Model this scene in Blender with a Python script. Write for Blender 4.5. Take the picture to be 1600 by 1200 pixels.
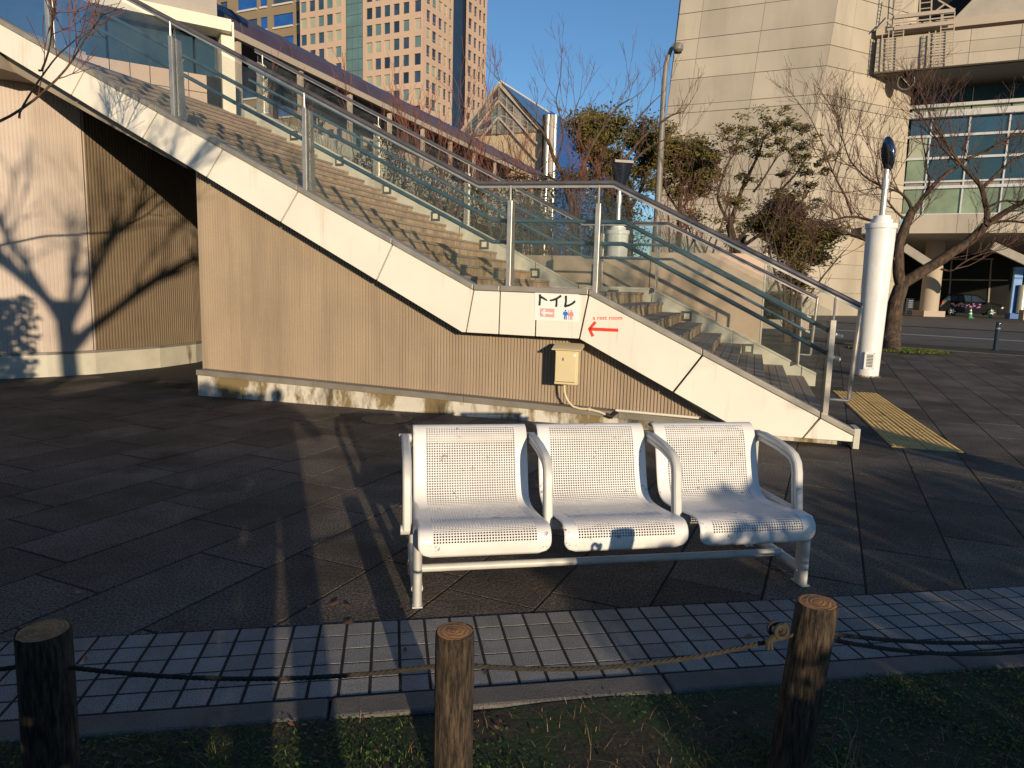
import bpy, math, random
from math import sin, cos, pi, radians, sqrt, atan2, tan, hypot
from mathutils import Vector, Matrix, noise

random.seed(7)
scene = bpy.context.scene
COL = scene.collection
for o in list(bpy.data.objects):
    bpy.data.objects.remove(o)

# ------------------------------------------------------------------ camera
FPX, PITCH, ROLL, EYE = 1090.0, radians(8.0), 0.027, 1.4
cam_d = bpy.data.cameras.new('camera')
cam_d.sensor_width = 36.0
cam_d.lens = 36.0 * FPX / 1600.0
cam_d.clip_start, cam_d.clip_end = 0.05, 3000.0
cam = bpy.data.objects.new('camera', cam_d)
COL.objects.link(cam)
cam.matrix_world = (Matrix.Translation((0, 0, EYE)) @ Matrix.Rotation(pi / 2 - PITCH, 4, 'X')
                    @ Matrix.Rotation(ROLL, 4, 'Z'))
scene.camera = cam

# ------------------------------------------------------------------ daylight
SUN_AZ, SUN_EL = radians(161.0), radians(9.5)      # azimuth clockwise from +Y
world = bpy.data.worlds.new('World')
scene.world = world
world.use_nodes = True
wn = world.node_tree
wn.nodes.clear()
w_out = wn.nodes.new('ShaderNodeOutputWorld')
w_bg = wn.nodes.new('ShaderNodeBackground')
w_sky = wn.nodes.new('ShaderNodeTexSky')
w_sky.sky_type = 'NISHITA'
w_sky.sun_disc = False
w_sky.sun_elevation = SUN_EL
w_sky.sun_rotation = SUN_AZ
w_sky.altitude = 0
w_sky.air_density = 1.0
w_sky.dust_density = 0.0
w_sky.ozone_density = 4.0
w_bg.inputs['Strength'].default_value = 0.15
wn.links.new(w_sky.outputs[0], w_bg.inputs['Color'])
wn.links.new(w_bg.outputs[0], w_out.inputs['Surface'])

sun_d = bpy.data.lights.new('sun', 'SUN')
sun_d.energy = 5.0
sun_d.angle = radians(0.5)
sun_d.color = (1.0, 0.80, 0.55)
sun = bpy.data.objects.new('sun', sun_d)
COL.objects.link(sun)
SUN_V = Vector((sin(SUN_AZ) * cos(SUN_EL), cos(SUN_AZ) * cos(SUN_EL), sin(SUN_EL)))
sun.rotation_euler = SUN_V.to_track_quat('Z', 'Y').to_euler()
sun.location = SUN_V * 60

vs = scene.view_settings
vs.view_transform = 'Standard'
vs.look = 'None'
vs.exposure = 0.0
vs.gamma = 1.0
vs.use_curve_mapping = False
scene.cycles.max_bounces = 8
scene.cycles.transparent_max_bounces = 24
scene.cycles.use_denoising = True

# ------------------------------------------------------------------ geometry helpers
def ray(px, py):
    u, v = (px - 800) / FPX, (py - 600) / FPX
    c, s = cos(ROLL), sin(ROLL)
    u, v = u * c + v * s, -u * s + v * c
    c, s = cos(PITCH), sin(PITCH)
    return Vector((u, c - v * s, -s - v * c))
CAM = Vector((0, 0, EYE))
def gnd(px, py, z=0.0):
    d = ray(px, py); return CAM + d * ((z - EYE) / d.z)
def at(px, py, Y):
    d = ray(px, py); return CAM + d * (Y / d.y)
def onp(px, py, p0, nrm):
    d = ray(px, py); return CAM + d * ((Vector(p0) - CAM).dot(nrm) / d.dot(nrm))

class MB:
    """collects faces of one mesh"""
    def __init__(self): self.v = []; self.f = []
    def add(self, vs, fs):
        b = len(self.v); self.v += [tuple(x) for x in vs]; self.f += [tuple(i + b for i in f) for f in fs]
    def quad(self, a, b, c, d): self.add([a, b, c, d], [(0, 1, 2, 3)])
    def poly(self, pts): self.add(pts, [tuple(range(len(pts)))])
    def hexa(self, p):       # 8 corners: bottom 4 ccw, top 4 ccw
        self.add(p, [(3, 2, 1, 0), (4, 5, 6, 7), (0, 1, 5, 4), (1, 2, 6, 5), (2, 3, 7, 6), (3, 0, 4, 7)])
    def box(self, c, sz, ax=None):
        X, Y, Z = ax if ax else (Vector((1, 0, 0)), Vector((0, 1, 0)), Vector((0, 0, 1)))
        c = Vector(c); a, b, h = X * sz[0] / 2, Y * sz[1] / 2, Z * sz[2] / 2
        self.hexa([c - a - b - h, c + a - b - h, c + a + b - h, c - a + b - h,
                   c - a - b + h, c + a - b + h, c + a + b + h, c - a + b + h])
    def bar(self, a, b, w, h, up=(0, 0, 1)):
        a, b = Vector(a), Vector(b); d = b - a; L = d.length; d.normalize()
        sd = d.cross(Vector(up))
        if sd.length < 1e-4: sd = d.cross(Vector((1, 0, 0)))
        sd.normalize(); u = sd.cross(d)
        self.box((a + b) / 2, (L, w, h), (d, sd, u))
    def prism(self, poly, off):   # extrude a planar polygon by vector off
        n = len(poly); off = Vector(off); p = [Vector(q) for q in poly]
        self.add(p + [q + off for q in p], [tuple(range(n - 1, -1, -1)), tuple(range(n, 2 * n))] +
                 [(i, (i + 1) % n, n + (i + 1) % n, n + i) for i in range(n)])
    def tube(self, pts, rad, n=8, cap=True, sec=None):
        pts = [Vector(p) for p in pts]
        m = len(pts)
        if not isinstance(rad, (list, tuple)): rad = [rad] * m
        b = len(self.v); ref = None
        for i in range(m):
            t = (pts[min(i + 1, m - 1)] - pts[max(i - 1, 0)])
            if t.length < 1e-9: t = Vector((0, 0, 1))
            t.normalize()
            if ref is None:
                ref = Vector((0, 0, 1)) if abs(t.z) < 0.9 else Vector((1, 0, 0))
            x = (ref - t * ref.dot(t))
            if x.length < 1e-4: x = t.orthogonal()
            x.normalize(); ref = x; y = t.cross(x)
            for k in range(n):
                a = 2 * pi * k / n
                if sec: ca, sa = cos(a) * sec[0], sin(a) * sec[1]
                else: ca, sa = cos(a), sin(a)
                self.v.append(tuple(pts[i] + (x * ca + y * sa) * rad[i]))
        for i in range(m - 1):
            for k in range(n):
                k2 = (k + 1) % n
                self.f.append((b + i * n + k, b + i * n + k2, b + (i + 1) * n + k2, b + (i + 1) * n + k))
        if cap:
            self.f.append(tuple(b + k for k in range(n - 1, -1, -1)))
            self.f.append(tuple(b + (m - 1) * n + k for k in range(n)))
    def lathe(self, c, prof, n=24, ax=None):   # prof [(r,z)...] bottom to top
        c = Vector(c); X, Y, Z = ax if ax else (Vector((1, 0, 0)), Vector((0, 1, 0)), Vector((0, 0, 1)))
        b = len(self.v); m = len(prof)
        for r, z in prof:
            for k in range(n):
                a = 2 * pi * k / n
                self.v.append(tuple(c + X * (r * cos(a)) + Y * (r * sin(a)) + Z * z))
        for i in range(m - 1):
            for k in range(n):
                k2 = (k + 1) % n
                self.f.append((b + i * n + k, b + i * n + k2, b + (i + 1) * n + k2, b + (i + 1) * n + k))
        self.f.append(tuple(b + k for k in range(n - 1, -1, -1)))
        self.f.append(tuple(b + (m - 1) * n + k for k in range(n)))
    def mesh(self, name, mat, smooth=False):
        me = bpy.data.meshes.new(name)
        me.from_pydata(self.v, [], self.f)
        for m in (mat if isinstance(mat, (list, tuple)) else [mat]): me.materials.append(m)
        if smooth:
            me.polygons.foreach_set('use_smooth', [True] * len(me.polygons))
            try: me.set_sharp_from_angle(angle=radians(40))
            except Exception: pass
        me.update()
        return me
    def build(self, name, mat, parent=None, smooth=False, bevel=0):
        o = bpy.data.objects.new(name, self.mesh(name, mat, smooth))
        COL.objects.link(o)
        if parent: o.parent = parent
        if bevel:
            b = o.modifiers.new('bevel', 'BEVEL'); b.width = bevel; b.segments = 2; b.limit_method = 'ANGLE'
        return o

def tag(o, label, cat, group=None):
    o['label'] = label; o['category'] = cat
    if group: o['group'] = group
    return o
def thing(name, label, cat, group=None):
    o = bpy.data.objects.new(name, None); o.empty_display_size = 0.2
    COL.objects.link(o); return tag(o, label, cat, group)
def struct(o): o['kind'] = 'structure'; return o
def stuff(o): o['kind'] = 'stuff'; return o
def inst(name, me, loc=(0, 0, 0), parent=None, rz=0.0):
    o = bpy.data.objects.new(name, me); COL.objects.link(o)
    o.location = loc; o.rotation_euler = (0, 0, rz)
    if parent: o.parent = parent
    return o
def copy_tree(o, parent=None, move=None):
    c = o.copy(); COL.objects.link(c)
    if parent: c.parent = parent
    if move is not None: c.location = Vector(o.location) + Vector(move)
    for ch in o.children: copy_tree(ch, c)
    return c

# ------------------------------------------------------------------ materials
def nodes(name):
    m = bpy.data.materials.new(name); m.use_nodes = True
    nt = m.node_tree; nt.nodes.clear()
    out = nt.nodes.new('ShaderNodeOutputMaterial')
    bs = nt.nodes.new('ShaderNodeBsdfPrincipled')
    nt.links.new(bs.outputs[0], out.inputs['Surface'])
    return m, nt, bs
def N(nt, t, **k):
    n = nt.nodes.new(t)
    for a, b in k.items(): setattr(n, a, b)
    return n
def mixc(nt, fac, a, b, mode='MIX'):
    n = N(nt, 'ShaderNodeMix', data_type='RGBA', blend_type=mode)
    for i, v in ((0, fac), (6, a), (7, b)):
        if hasattr(v, 'is_linked'): nt.links.new(v, n.inputs[i])
        else: n.inputs[i].default_value = v if i == 0 else (*v[:3], 1)
    return n.outputs[2]
def ramp(nt, src, a, b, ca=(0, 0, 0), cb=(1, 1, 1)):
    r = N(nt, 'ShaderNodeValToRGB')
    r.color_ramp.elements[0].position = a; r.color_ramp.elements[0].color = (*ca, 1)
    r.color_ramp.elements[1].position = b; r.color_ramp.elements[1].color = (*cb, 1)
    nt.links.new(src, r.inputs[0]); return r.outputs[0]
def wpos(nt, scale=(1, 1, 1)):
    g = N(nt, 'ShaderNodeNewGeometry'); mp = N(nt, 'ShaderNodeMapping')
    mp.inputs['Scale'].default_value = scale
    nt.links.new(g.outputs['Position'], mp.inputs[0]); return mp.outputs[0]
def nz(nt, vec, scale, detail=4, rough=0.55):
    n = N(nt, 'ShaderNodeTexNoise')
    n.inputs['Scale'].default_value = scale; n.inputs['Detail'].default_value = detail
    n.inputs['Roughness'].default_value = rough
    nt.links.new(vec, n.inputs['Vector']); return n.outputs[0]
def bump(nt, bs, h, strength, dist=0.01):
    b = N(nt, 'ShaderNodeBump'); b.inputs['Strength'].default_value = strength
    b.inputs['Distance'].default_value = dist
    nt.links.new(h, b.inputs['Height']); nt.links.new(b.outputs[0], bs.inputs['Normal'])

def M(name, c, r=0.6, var=0.12, scale=4.0, bmp=0.0, bscale=80.0, metal=0.0, island=0.0, obj=0.0,
      dirt=None, dirt_scale=(3, 3, 0.6), dirt_cut=(0.55, 0.72), spec=0.5, speck=0.0, speck_scale=220):
    m, nt, bs = nodes(name)
    p = wpos(nt)
    n1 = nz(nt, p, scale)
    lo = tuple(x * (1 - var) for x in c); hi = tuple(min(1, x * (1 + var)) for x in c)
    colr = ramp(nt, n1, 0.32, 0.68, lo, hi)
    if island or obj:
        if island:
            g = N(nt, 'ShaderNodeNewGeometry'); rnd = g.outputs['Random Per Island']; amt = island
        else:
            g = N(nt, 'ShaderNodeObjectInfo'); rnd = g.outputs['Random']; amt = obj
        k = N(nt, 'ShaderNodeMapRange'); k.inputs[3].default_value = 1 - amt; k.inputs[4].default_value = 1 + amt
        nt.links.new(rnd, k.inputs[0])
        cmb = N(nt, 'ShaderNodeCombineColor')
        for i in range(3): nt.links.new(k.outputs[0], cmb.inputs[i])
        colr = mixc(nt, 1.0, colr, cmb.outputs[0], 'MULTIPLY')
    if speck:
        s = nz(nt, p, speck_scale, 2, 0.7)
        sm = ramp(nt, s, 0.38, 0.62, (1 - speck,) * 3, (1 + speck,) * 3)
        colr = mixc(nt, 1.0, colr, sm, 'MULTIPLY')
    if dirt:
        dn = nz(nt, wpos(nt, dirt_scale), 1.0, 6, 0.62)
        f = ramp(nt, dn, *dirt_cut)
        colr = mixc(nt, f, colr, dirt)
    nt.links.new(colr, bs.inputs['Base Color'])
    rr = N(nt, 'ShaderNodeMapRange'); rr.inputs[3].default_value = max(0.02, r - 0.07); rr.inputs[4].default_value = min(1, r + 0.07)
    nt.links.new(n1, rr.inputs[0]); nt.links.new(rr.outputs[0], bs.inputs['Roughness'])
    bs.inputs['Metallic'].default_value = metal
    bs.inputs['Specular IOR Level'].default_value = spec
    if bmp: bump(nt, bs, nz(nt, p, bscale, 6, 0.65), bmp)
    return m

def glass_thin(name, tint=(0.90, 0.915, 0.90), refl=0.8):
    m = bpy.data.materials.new(name); m.use_nodes = True
    nt = m.node_tree; nt.nodes.clear()
    out = nt.nodes.new('ShaderNodeOutputMaterial')
    tr = N(nt, 'ShaderNodeBsdfTransparent'); tr.inputs[0].default_value = (*tint, 1)
    gl = N(nt, 'ShaderNodeBsdfGlossy'); gl.inputs['Roughness'].default_value = 0.03
    dif = N(nt, 'ShaderNodeBsdfDiffuse'); dif.inputs[0].default_value = (0.32, 0.33, 0.28, 1)
    fr = N(nt, 'ShaderNodeFresnel'); fr.inputs[0].default_value = 1.35
    mul = N(nt, 'ShaderNodeMath', operation='MULTIPLY'); mul.inputs[1].default_value = refl
    nt.links.new(fr.outputs[0], mul.inputs[0])
    dn = ramp(nt, nz(nt, wpos(nt, (2, 2, 1.2)), 1.5, 5), 0.35, 0.8, (0.005,) * 3, (0.085,) * 3)
    mx0 = N(nt, 'ShaderNodeMixShader'); nt.links.new(dn, mx0.inputs[0])
    nt.links.new(tr.outputs[0], mx0.inputs[1]); nt.links.new(dif.outputs[0], mx0.inputs[2])
    mx = N(nt, 'ShaderNodeMixShader'); nt.links.new(mul.outputs[0], mx.inputs[0])
    nt.links.new(mx0.outputs[0], mx.inputs[1]); nt.links.new(gl.outputs[0], mx.inputs[2])
    nt.links.new(mx.outputs[0], out.inputs['Surface'])
    return m

def plinth_mat():
    m, nt, bs = nodes('stained_plinth')
    p = wpos(nt)
    base = ramp(nt, nz(nt, p, 3.0, 5), 0.3, 0.7, (0.50, 0.47, 0.40), (0.66, 0.63, 0.56))
    st = nz(nt, wpos(nt, (2.6, 2.6, 1.1)), 1.0, 7, 0.66)
    c1 = mixc(nt, ramp(nt, st, 0.47, 0.56), base, (0.20, 0.15, 0.07))
    st2 = nz(nt, wpos(nt, (1.9, 1.9, 0.5)), 1.7, 6, 0.6)
    c2 = mixc(nt, ramp(nt, st2, 0.55, 0.66), c1, (0.06, 0.048, 0.025))
    nt.links.new(c2, bs.inputs['Base Color'])
    bs.inputs['Roughness'].default_value = 0.85
    bump(nt, bs, nz(nt, p, 60, 6), 0.4)
    return m

def bench_mat():
    m, nt, bs = nodes('white_bench_paint')
    oi = N(nt, 'ShaderNodeObjectInfo'); g = N(nt, 'ShaderNodeNewGeometry')
    add = N(nt, 'ShaderNodeVectorMath', operation='ADD')
    sc = N(nt, 'ShaderNodeVectorMath', operation='SCALE'); sc.inputs['Scale'].default_value = 31
    nt.links.new(oi.outputs['Random'], sc.inputs[0]); nt.links.new(g.outputs['Position'], add.inputs[0])
    nt.links.new(sc.outputs[0], add.inputs[1])
    grime = ramp(nt, nz(nt, add.outputs[0], 5, 6), 0.35, 0.7, (0.70, 0.68, 0.66), (0.83, 0.82, 0.80))
    ch = nz(nt, add.outputs[0], 26, 7, 0.75)
    big = nz(nt, add.outputs[0], 5.0, 2)
    mul = N(nt, 'ShaderNodeMath', operation='MULTIPLY')
    nt.links.new(ramp(nt, ch, 0.60, 0.63), mul.inputs[0]); nt.links.new(ramp(nt, big, 0.46, 0.56), mul.inputs[1])
    c = mixc(nt, mul.outputs[0], grime, (0.16, 0.15, 0.14))
    nt.links.new(c, bs.inputs['Base Color'])
    bs.inputs['Roughness'].default_value = 0.38
    bump(nt, bs, nz(nt, g.outputs['Position'], 90, 3), 0.06)
    return m

def bark_mat(name, a, b, zs=3.0, sc=30):
    m, nt, bs = nodes(name)
    p = wpos(nt, (1, 1, zs / 12))
    n = nz(nt, p, sc, 6, 0.7)
    c = ramp(nt, n, 0.42, 0.70, a, b)
    nt.links.new(c, bs.inputs['Base Color']); bs.inputs['Roughness'].default_value = 0.9
    bump(nt, bs, n, 0.9, 0.012)
    return m

def ring_mat():
    m, nt, bs = nodes('cut_timber_end')
    tc = N(nt, 'ShaderNodeTexCoord')
    w = N(nt, 'ShaderNodeTexWave', wave_type='RINGS', rings_direction='Z')
    w.inputs['Scale'].default_value = 24; w.inputs['Distortion'].default_value = 5.5; w.inputs['Detail Scale'].default_value = 2.2
    w.inputs['Detail'].default_value = 3
    nt.links.new(tc.outputs['Object'], w.inputs[0])
    c = ramp(nt, w.outputs[0], 0.1, 0.9, (0.33, 0.15, 0.05), (0.44, 0.22, 0.08))
    d = nz(nt, wpos(nt), 30, 6, 0.7)
    c = mixc(nt, ramp(nt, d, 0.46, 0.72), c, (0.13, 0.075, 0.045))
    nt.links.new(c, bs.inputs['Base Color']); bs.inputs['Roughness'].default_value = 0.8
    bump(nt, bs, w.outputs[0], 0.3, 0.003)
    return m

def leaf_mat(name, a, b, trans=0.25):
    m, nt, bs = nodes(name)
    g = N(nt, 'ShaderNodeNewGeometry')
    c = ramp(nt, g.outputs['Random Per Island'], 0.1, 0.9, a, b)
    nt.links.new(c, bs.inputs['Base Color']); bs.inputs['Roughness'].default_value = 0.55
    bs.inputs['Specular IOR Level'].default_value = 0.3
    return m

MT = dict(
    cream=M('cream_panel_paint', (0.78, 0.745, 0.66), 0.45, 0.04, 2.0, dirt=(0.50, 0.42, 0.31), dirt_scale=(7, 7, 0.6), dirt_cut=(0.56, 0.86)),
    rib=M('ribbed_cladding', (0.37, 0.295, 0.215), 0.6, 0.07, 1.6, dirt=(0.26, 0.20, 0.145), dirt_scale=(4, 4, 0.35), dirt_cut=(0.48, 0.85)),
    flash=M('grey_flashing', (0.20, 0.185, 0.16), 0.5, 0.15),
    plinth=plinth_mat(),
    dark=M('dark_gap', (0.02, 0.018, 0.016), 0.9),
    cap=M('grey_coping', (0.33, 0.31, 0.27), 0.42, 0.15, 6, metal=0.35),
    soffit=M('soffit_concrete', (0.28, 0.24, 0.19), 0.8, 0.2, 3),
    stringer=M('stringer_render', (0.50, 0.49, 0.41), 0.7, 0.14, 4, dirt=(0.28, 0.26, 0.2), dirt_cut=(0.55, 0.8)),
    tread=M('tread_tile', (0.34, 0.25, 0.19), 0.75, 0.12, 9, obj=0.16, bmp=0.2),
    riser=M('riser_tile', (0.40, 0.285, 0.17), 0.75, 0.2, 5, island=0.18, dirt=(0.10, 0.09, 0.07), dirt_scale=(5, 5, 3), dirt_cut=(0.6, 0.75)),
    steel=M('brushed_steel', (0.52, 0.49, 0.44), 0.36, 0.1, 12, metal=0.7),
    rail=M('dark_grey_rail', (0.14, 0.13, 0.14), 0.35, 0.15, 8, metal=0.4),
    teal=M('teal_handrail', (0.055, 0.115, 0.16), 0.35, 0.15, 8),
    glass=glass_thin('railing_glass'),
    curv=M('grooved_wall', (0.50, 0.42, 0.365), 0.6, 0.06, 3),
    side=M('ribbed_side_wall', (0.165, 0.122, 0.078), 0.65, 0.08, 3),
    base=M('wall_base', (0.52, 0.50, 0.42), 0.8, 0.1, 3, dirt=(0.16, 0.11, 0.05), dirt_scale=(2.4, 2.4, 0.5), dirt_cut=(0.62, 0.7), bmp=0.2),
    pink=M('pink_render', (0.60, 0.44, 0.34), 0.8, 0.06, 3, bmp=0.1),
    slab=M('paving_slab', (0.112, 0.094, 0.077), 0.85, 0.38, 1.3, bmp=1.0, bscale=38, obj=0.25, speck=0.62, speck_scale=95, spec=0.2, dirt=(0.045, 0.038, 0.03), dirt_scale=(1.6, 1.6, 1.6), dirt_cut=(0.5, 0.75)),
    slabfar=M('paving_slab_far', (0.118, 0.098, 0.080), 0.85, 0.38, 1.3, bmp=1.0, bscale=38, island=0.25, speck=0.5, speck_scale=95, spec=0.2),
    joint=M('joint_soil', (0.012, 0.011, 0.009), 0.95, 0.4, 9),
    mosaic=M('granite_tile', (0.225, 0.217, 0.205), 0.75, 0.14, 6, bmp=0.35, bscale=220, obj=0.13, speck=0.6, speck_scale=260, dirt=(0.17, 0.14, 0.10), dirt_scale=(5, 5, 5), dirt_cut=(0.60, 0.78)),
    kerb=M('kerb_stone', (0.13, 0.118, 0.105), 0.85, 0.2, 5, bmp=0.6, bscale=120, speck=0.4, speck_scale=300),
    soil=M('soil', (0.040, 0.032, 0.020), 0.95, 0.4, 12, bmp=0.8, bscale=40, dirt=(0.020, 0.038, 0.010), dirt_scale=(4, 4, 4), dirt_cut=(0.42, 0.55)),
    ground=M('ground_paving', (0.10, 0.09, 0.08), 0.9, 0.2, 0.4, speck=0.2, speck_scale=20),
    asphalt=M('asphalt', (0.085, 0.08, 0.075), 0.85, 0.25, 0.5, speck=0.25, speck_scale=60, bmp=0.3),
    line=M('road_paint', (0.62, 0.60, 0.56), 0.7, 0.2, 2),
    tact=M('tactile_tile', (0.50, 0.34, 0.12), 0.75, 0.12, 6, obj=0.12, dirt=(0.22, 0.16, 0.08), dirt_scale=(5, 5, 5), dirt_cut=(0.55, 0.75)),
    bench=bench_mat(),
    frame=M('bench_frame_paint', (0.54, 0.54, 0.52), 0.4, 0.10, 9, dirt=(0.34, 0.23, 0.14), dirt_scale=(9, 9, 9), dirt_cut=(0.66, 0.74)),
    barkpost=bark_mat('post_bark', (0.011, 0.008, 0.006), (0.125, 0.085, 0.052), 1.6, 95),
    ring=ring_mat(),
    rope=M('dark_rope', (0.030, 0.025, 0.018), 0.9, 0.4, 40),
    white=M('white_enamel', (0.78, 0.78, 0.76), 0.36, 0.05, 3, bmp=0.04, bscale=12, dirt=(0.52, 0.49, 0.44), dirt_scale=(9, 9, 1.2), dirt_cut=(0.58, 0.88)),
    metalw=M('pale_metal', (0.60, 0.57, 0.50), 0.3, 0.1, 6, metal=0.5),
    black=M('black_matt', (0.015, 0.015, 0.016), 0.6),
    mirror=M('dark_mirror', (0.12, 0.15, 0.2), 0.12, 0.1, 3, metal=0.9),
    box=M('cream_cabinet', (0.66, 0.56, 0.34), 0.45, 0.05, 3),
    conduit=M('cream_conduit', (0.64, 0.54, 0.36), 0.5, 0.06),
    pipew=M('white_pipe', (0.72, 0.68, 0.58), 0.45, 0.06),
    paper=M('sign_paper', (0.82, 0.82, 0.80), 0.5, 0.02),
    ink=M('black_ink', (0.012, 0.012, 0.010), 0.5),
    red=M('red_paint', (0.72, 0.055, 0.03), 0.45, 0.05),
    pinkink=M('pink_ink', (0.78, 0.36, 0.34), 0.5, 0.03),
    rose=M('rose_ink', (0.76, 0.27, 0.30), 0.5, 0.03),
    blueink=M('blue_ink', (0.03, 0.16, 0.58), 0.5, 0.03),
    conc=M('pale_concrete', (0.425, 0.375, 0.30), 0.8, 0.08, 0.25, island=0, obj=0.09, dirt=(0.29, 0.255, 0.205), dirt_scale=(0.5, 0.5, 0.10), dirt_cut=(0.46, 0.85)),
    conc2=M('facade_concrete', (0.43, 0.36, 0.29), 0.8, 0.06, 0.4),
    tower=M('tower_cladding', (0.52, 0.37, 0.27), 0.75, 0.05, 0.1),
    olive=M('olive_cladding', (0.25, 0.19, 0.115), 0.8, 0.08, 0.2),
    win=M('window_glass', (0.035, 0.06, 0.10), 0.06, 0.3, 0.5, spec=1.0),
    blind=M('window_blind', (0.34, 0.36, 0.27), 0.25, 0.1, 0.5),
    sill=M('pale_sill', (0.56, 0.54, 0.48), 0.6, 0.06),
    navy=M('navy_glass', (0.02, 0.035, 0.06), 0.12, 0.2, 0.3, spec=0.6),
    aqua=M('aqua_glass', (0.12, 0.21, 0.21), 0.12, 0.15, 0.3, spec=0.7),
    tealg=M('teal_glass', (0.022, 0.055, 0.075), 0.16, 0.25, 0.4, spec=0.5),
    curtain=M('curtain_glass', (0.03, 0.075, 0.11), 0.10, 0.2, 0.3, spec=0.8),
    pale=M('pale_green', (0.20, 0.26, 0.17), 0.2, 0.35, 0.5),  # plain pale green for panes and the marker flag
    mull=M('white_mullion', (0.50, 0.51, 0.54), 0.45, 0.05),
    entr=M('dark_entrance', (0.010, 0.011, 0.010), 0.45, 0.4, 0.4, spec=0.15),
    banner=M('blue_panel', (0.02, 0.10, 0.36), 0.35, 0.25, 0.3),
    ptile=M('pink_tile', (0.52, 0.38, 0.29), 0.6, 0.06, 4, obj=0.06),
    beam=M('pale_beam', (0.74, 0.68, 0.55), 0.5, 0.06),
    grey=M('grey_panel', (0.34, 0.31, 0.27), 0.6, 0.08),
    roofv=M('violet_roof_sheet', (0.075, 0.055, 0.075), 0.35, 0.15, 2),
    barkt=bark_mat('tree_bark', (0.035, 0.024, 0.016), (0.15, 0.095, 0.058), 4, 14),
    twig=M('twig', (0.105, 0.055, 0.040), 0.85, 0.25, 3),
    twigr=M('red_twig', (0.17, 0.062, 0.04), 0.85, 0.25, 3),
    leafd=leaf_mat('evergreen_leaf', (0.045, 0.045, 0.012), (0.20, 0.155, 0.04)),
    leafo=leaf_mat('olive_leaf', (0.05, 0.048, 0.014), (0.21, 0.165, 0.045)),
    leafb=leaf_mat('dark_brown_leaf', (0.022, 0.020, 0.010), (0.085, 0.062, 0.026)),
    clover=leaf_mat('clover', (0.020, 0.050, 0.010), (0.085, 0.15, 0.025)),
    leafh=leaf_mat('hedge_leaf', (0.03, 0.05, 0.012), (0.15, 0.105, 0.03)),
    blade=leaf_mat('grass_blade', (0.018, 0.042, 0.008), (0.09, 0.155, 0.02)),
    straw=leaf_mat('dry_straw', (0.13, 0.075, 0.03), (0.33, 0.22, 0.11)),
    dryleaf=leaf_mat('dead_leaf', (0.08, 0.035, 0.018), (0.22, 0.10, 0.05)),
    moss=leaf_mat('moss', (0.05, 0.085, 0.015), (0.13, 0.16, 0.03)),
    carp=M('black_car_paint', (0.006, 0.006, 0.009), 0.28, 0.0, 1, spec=0.22),
    rubber=M('tyre_rubber', (0.015, 0.015, 0.015), 0.8),
    alloy=M('alloy_wheel', (0.62, 0.62, 0.60), 0.3, 0.05, 3, metal=0.6),
    lampg=M('headlamp', (0.7, 0.7, 0.68), 0.1, 0.02),
    cone=M('green_cone', (0.02, 0.24, 0.10), 0.5),
    skyblue=M('blue_sign_sheet', (0.10, 0.26, 0.60), 0.4, 0.1, 2),
    coat=M('dark_coat', (0.03, 0.03, 0.035), 0.9),
    skin=M('skin', (0.45, 0.27, 0.19), 0.6),
    gold=M('step_light_lens', (0.62, 0.62, 0.50), 0.3),
    bronze=M('step_light_frame', (0.10, 0.095, 0.075), 0.45, 0.1, 5, metal=0.3),
    iron=M('manhole_iron', (0.075, 0.07, 0.062), 0.7, 0.3, 20, bmp=0.3),
)
# ================================================================== GROUND
E1 = Vector((0.4115, 0.9114, 0)); E2 = Vector((0.9114, -0.4115, 0))     # paving grid
SA = radians(9.95)
SE = Vector((cos(SA), sin(SA), 0)); SB = Vector((-sin(SA), cos(SA), 0))  # tile strip along / away
S0 = Vector((-1.582, 2.55, 0))                                          # back edge of the strip
A0 = gnd(310, 618); B0 = gnd(1330, 697)
DW = (B0 - A0).normalized(); NW = Vector((-DW.y, DW.x, 0))              # stair wall frame
def ST(s, w, z): return A0 + DW * s + NW * w + Vector((0, 0, z))
def ST_inv(p):
    q = Vector(p) - A0; return q.dot(DW), q.dot(NW)
SKEW = 0.31 / 4.45
Z = Vector((0, 0, 1))

g = MB(); g.quad((-900, -900, -.062), (900, -900, -.062), (900, 1500, -.062), (-900, 1500, -.062))
ground = struct(g.build('ground', MT['ground']))

# plaza bedding under the slabs (joint soil), open where the verge and road are
def sub(p, k): return [Vector(q) for q in p]
VERGE_B = S0 - SB * 0.655                                               # front of kerb
ROAD_A, ROAD_B = gnd(1403, 542), gnd(1600, 556)
RD = (ROAD_B - ROAD_A).normalized(); RN = Vector((-RD.y, RD.x, 0))      # road direction / away
RB = [ROAD_A - RD * 60, ROAD_A + RD * 60]
m = MB()
pa = [VERGE_B - SE * 22, VERGE_B + SE * 30, RB[1], RB[0]]
m.poly([p + Z * -.0030 for p in pa])
plaza = struct(m.build('plaza_paving', MT['joint']))

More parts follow.
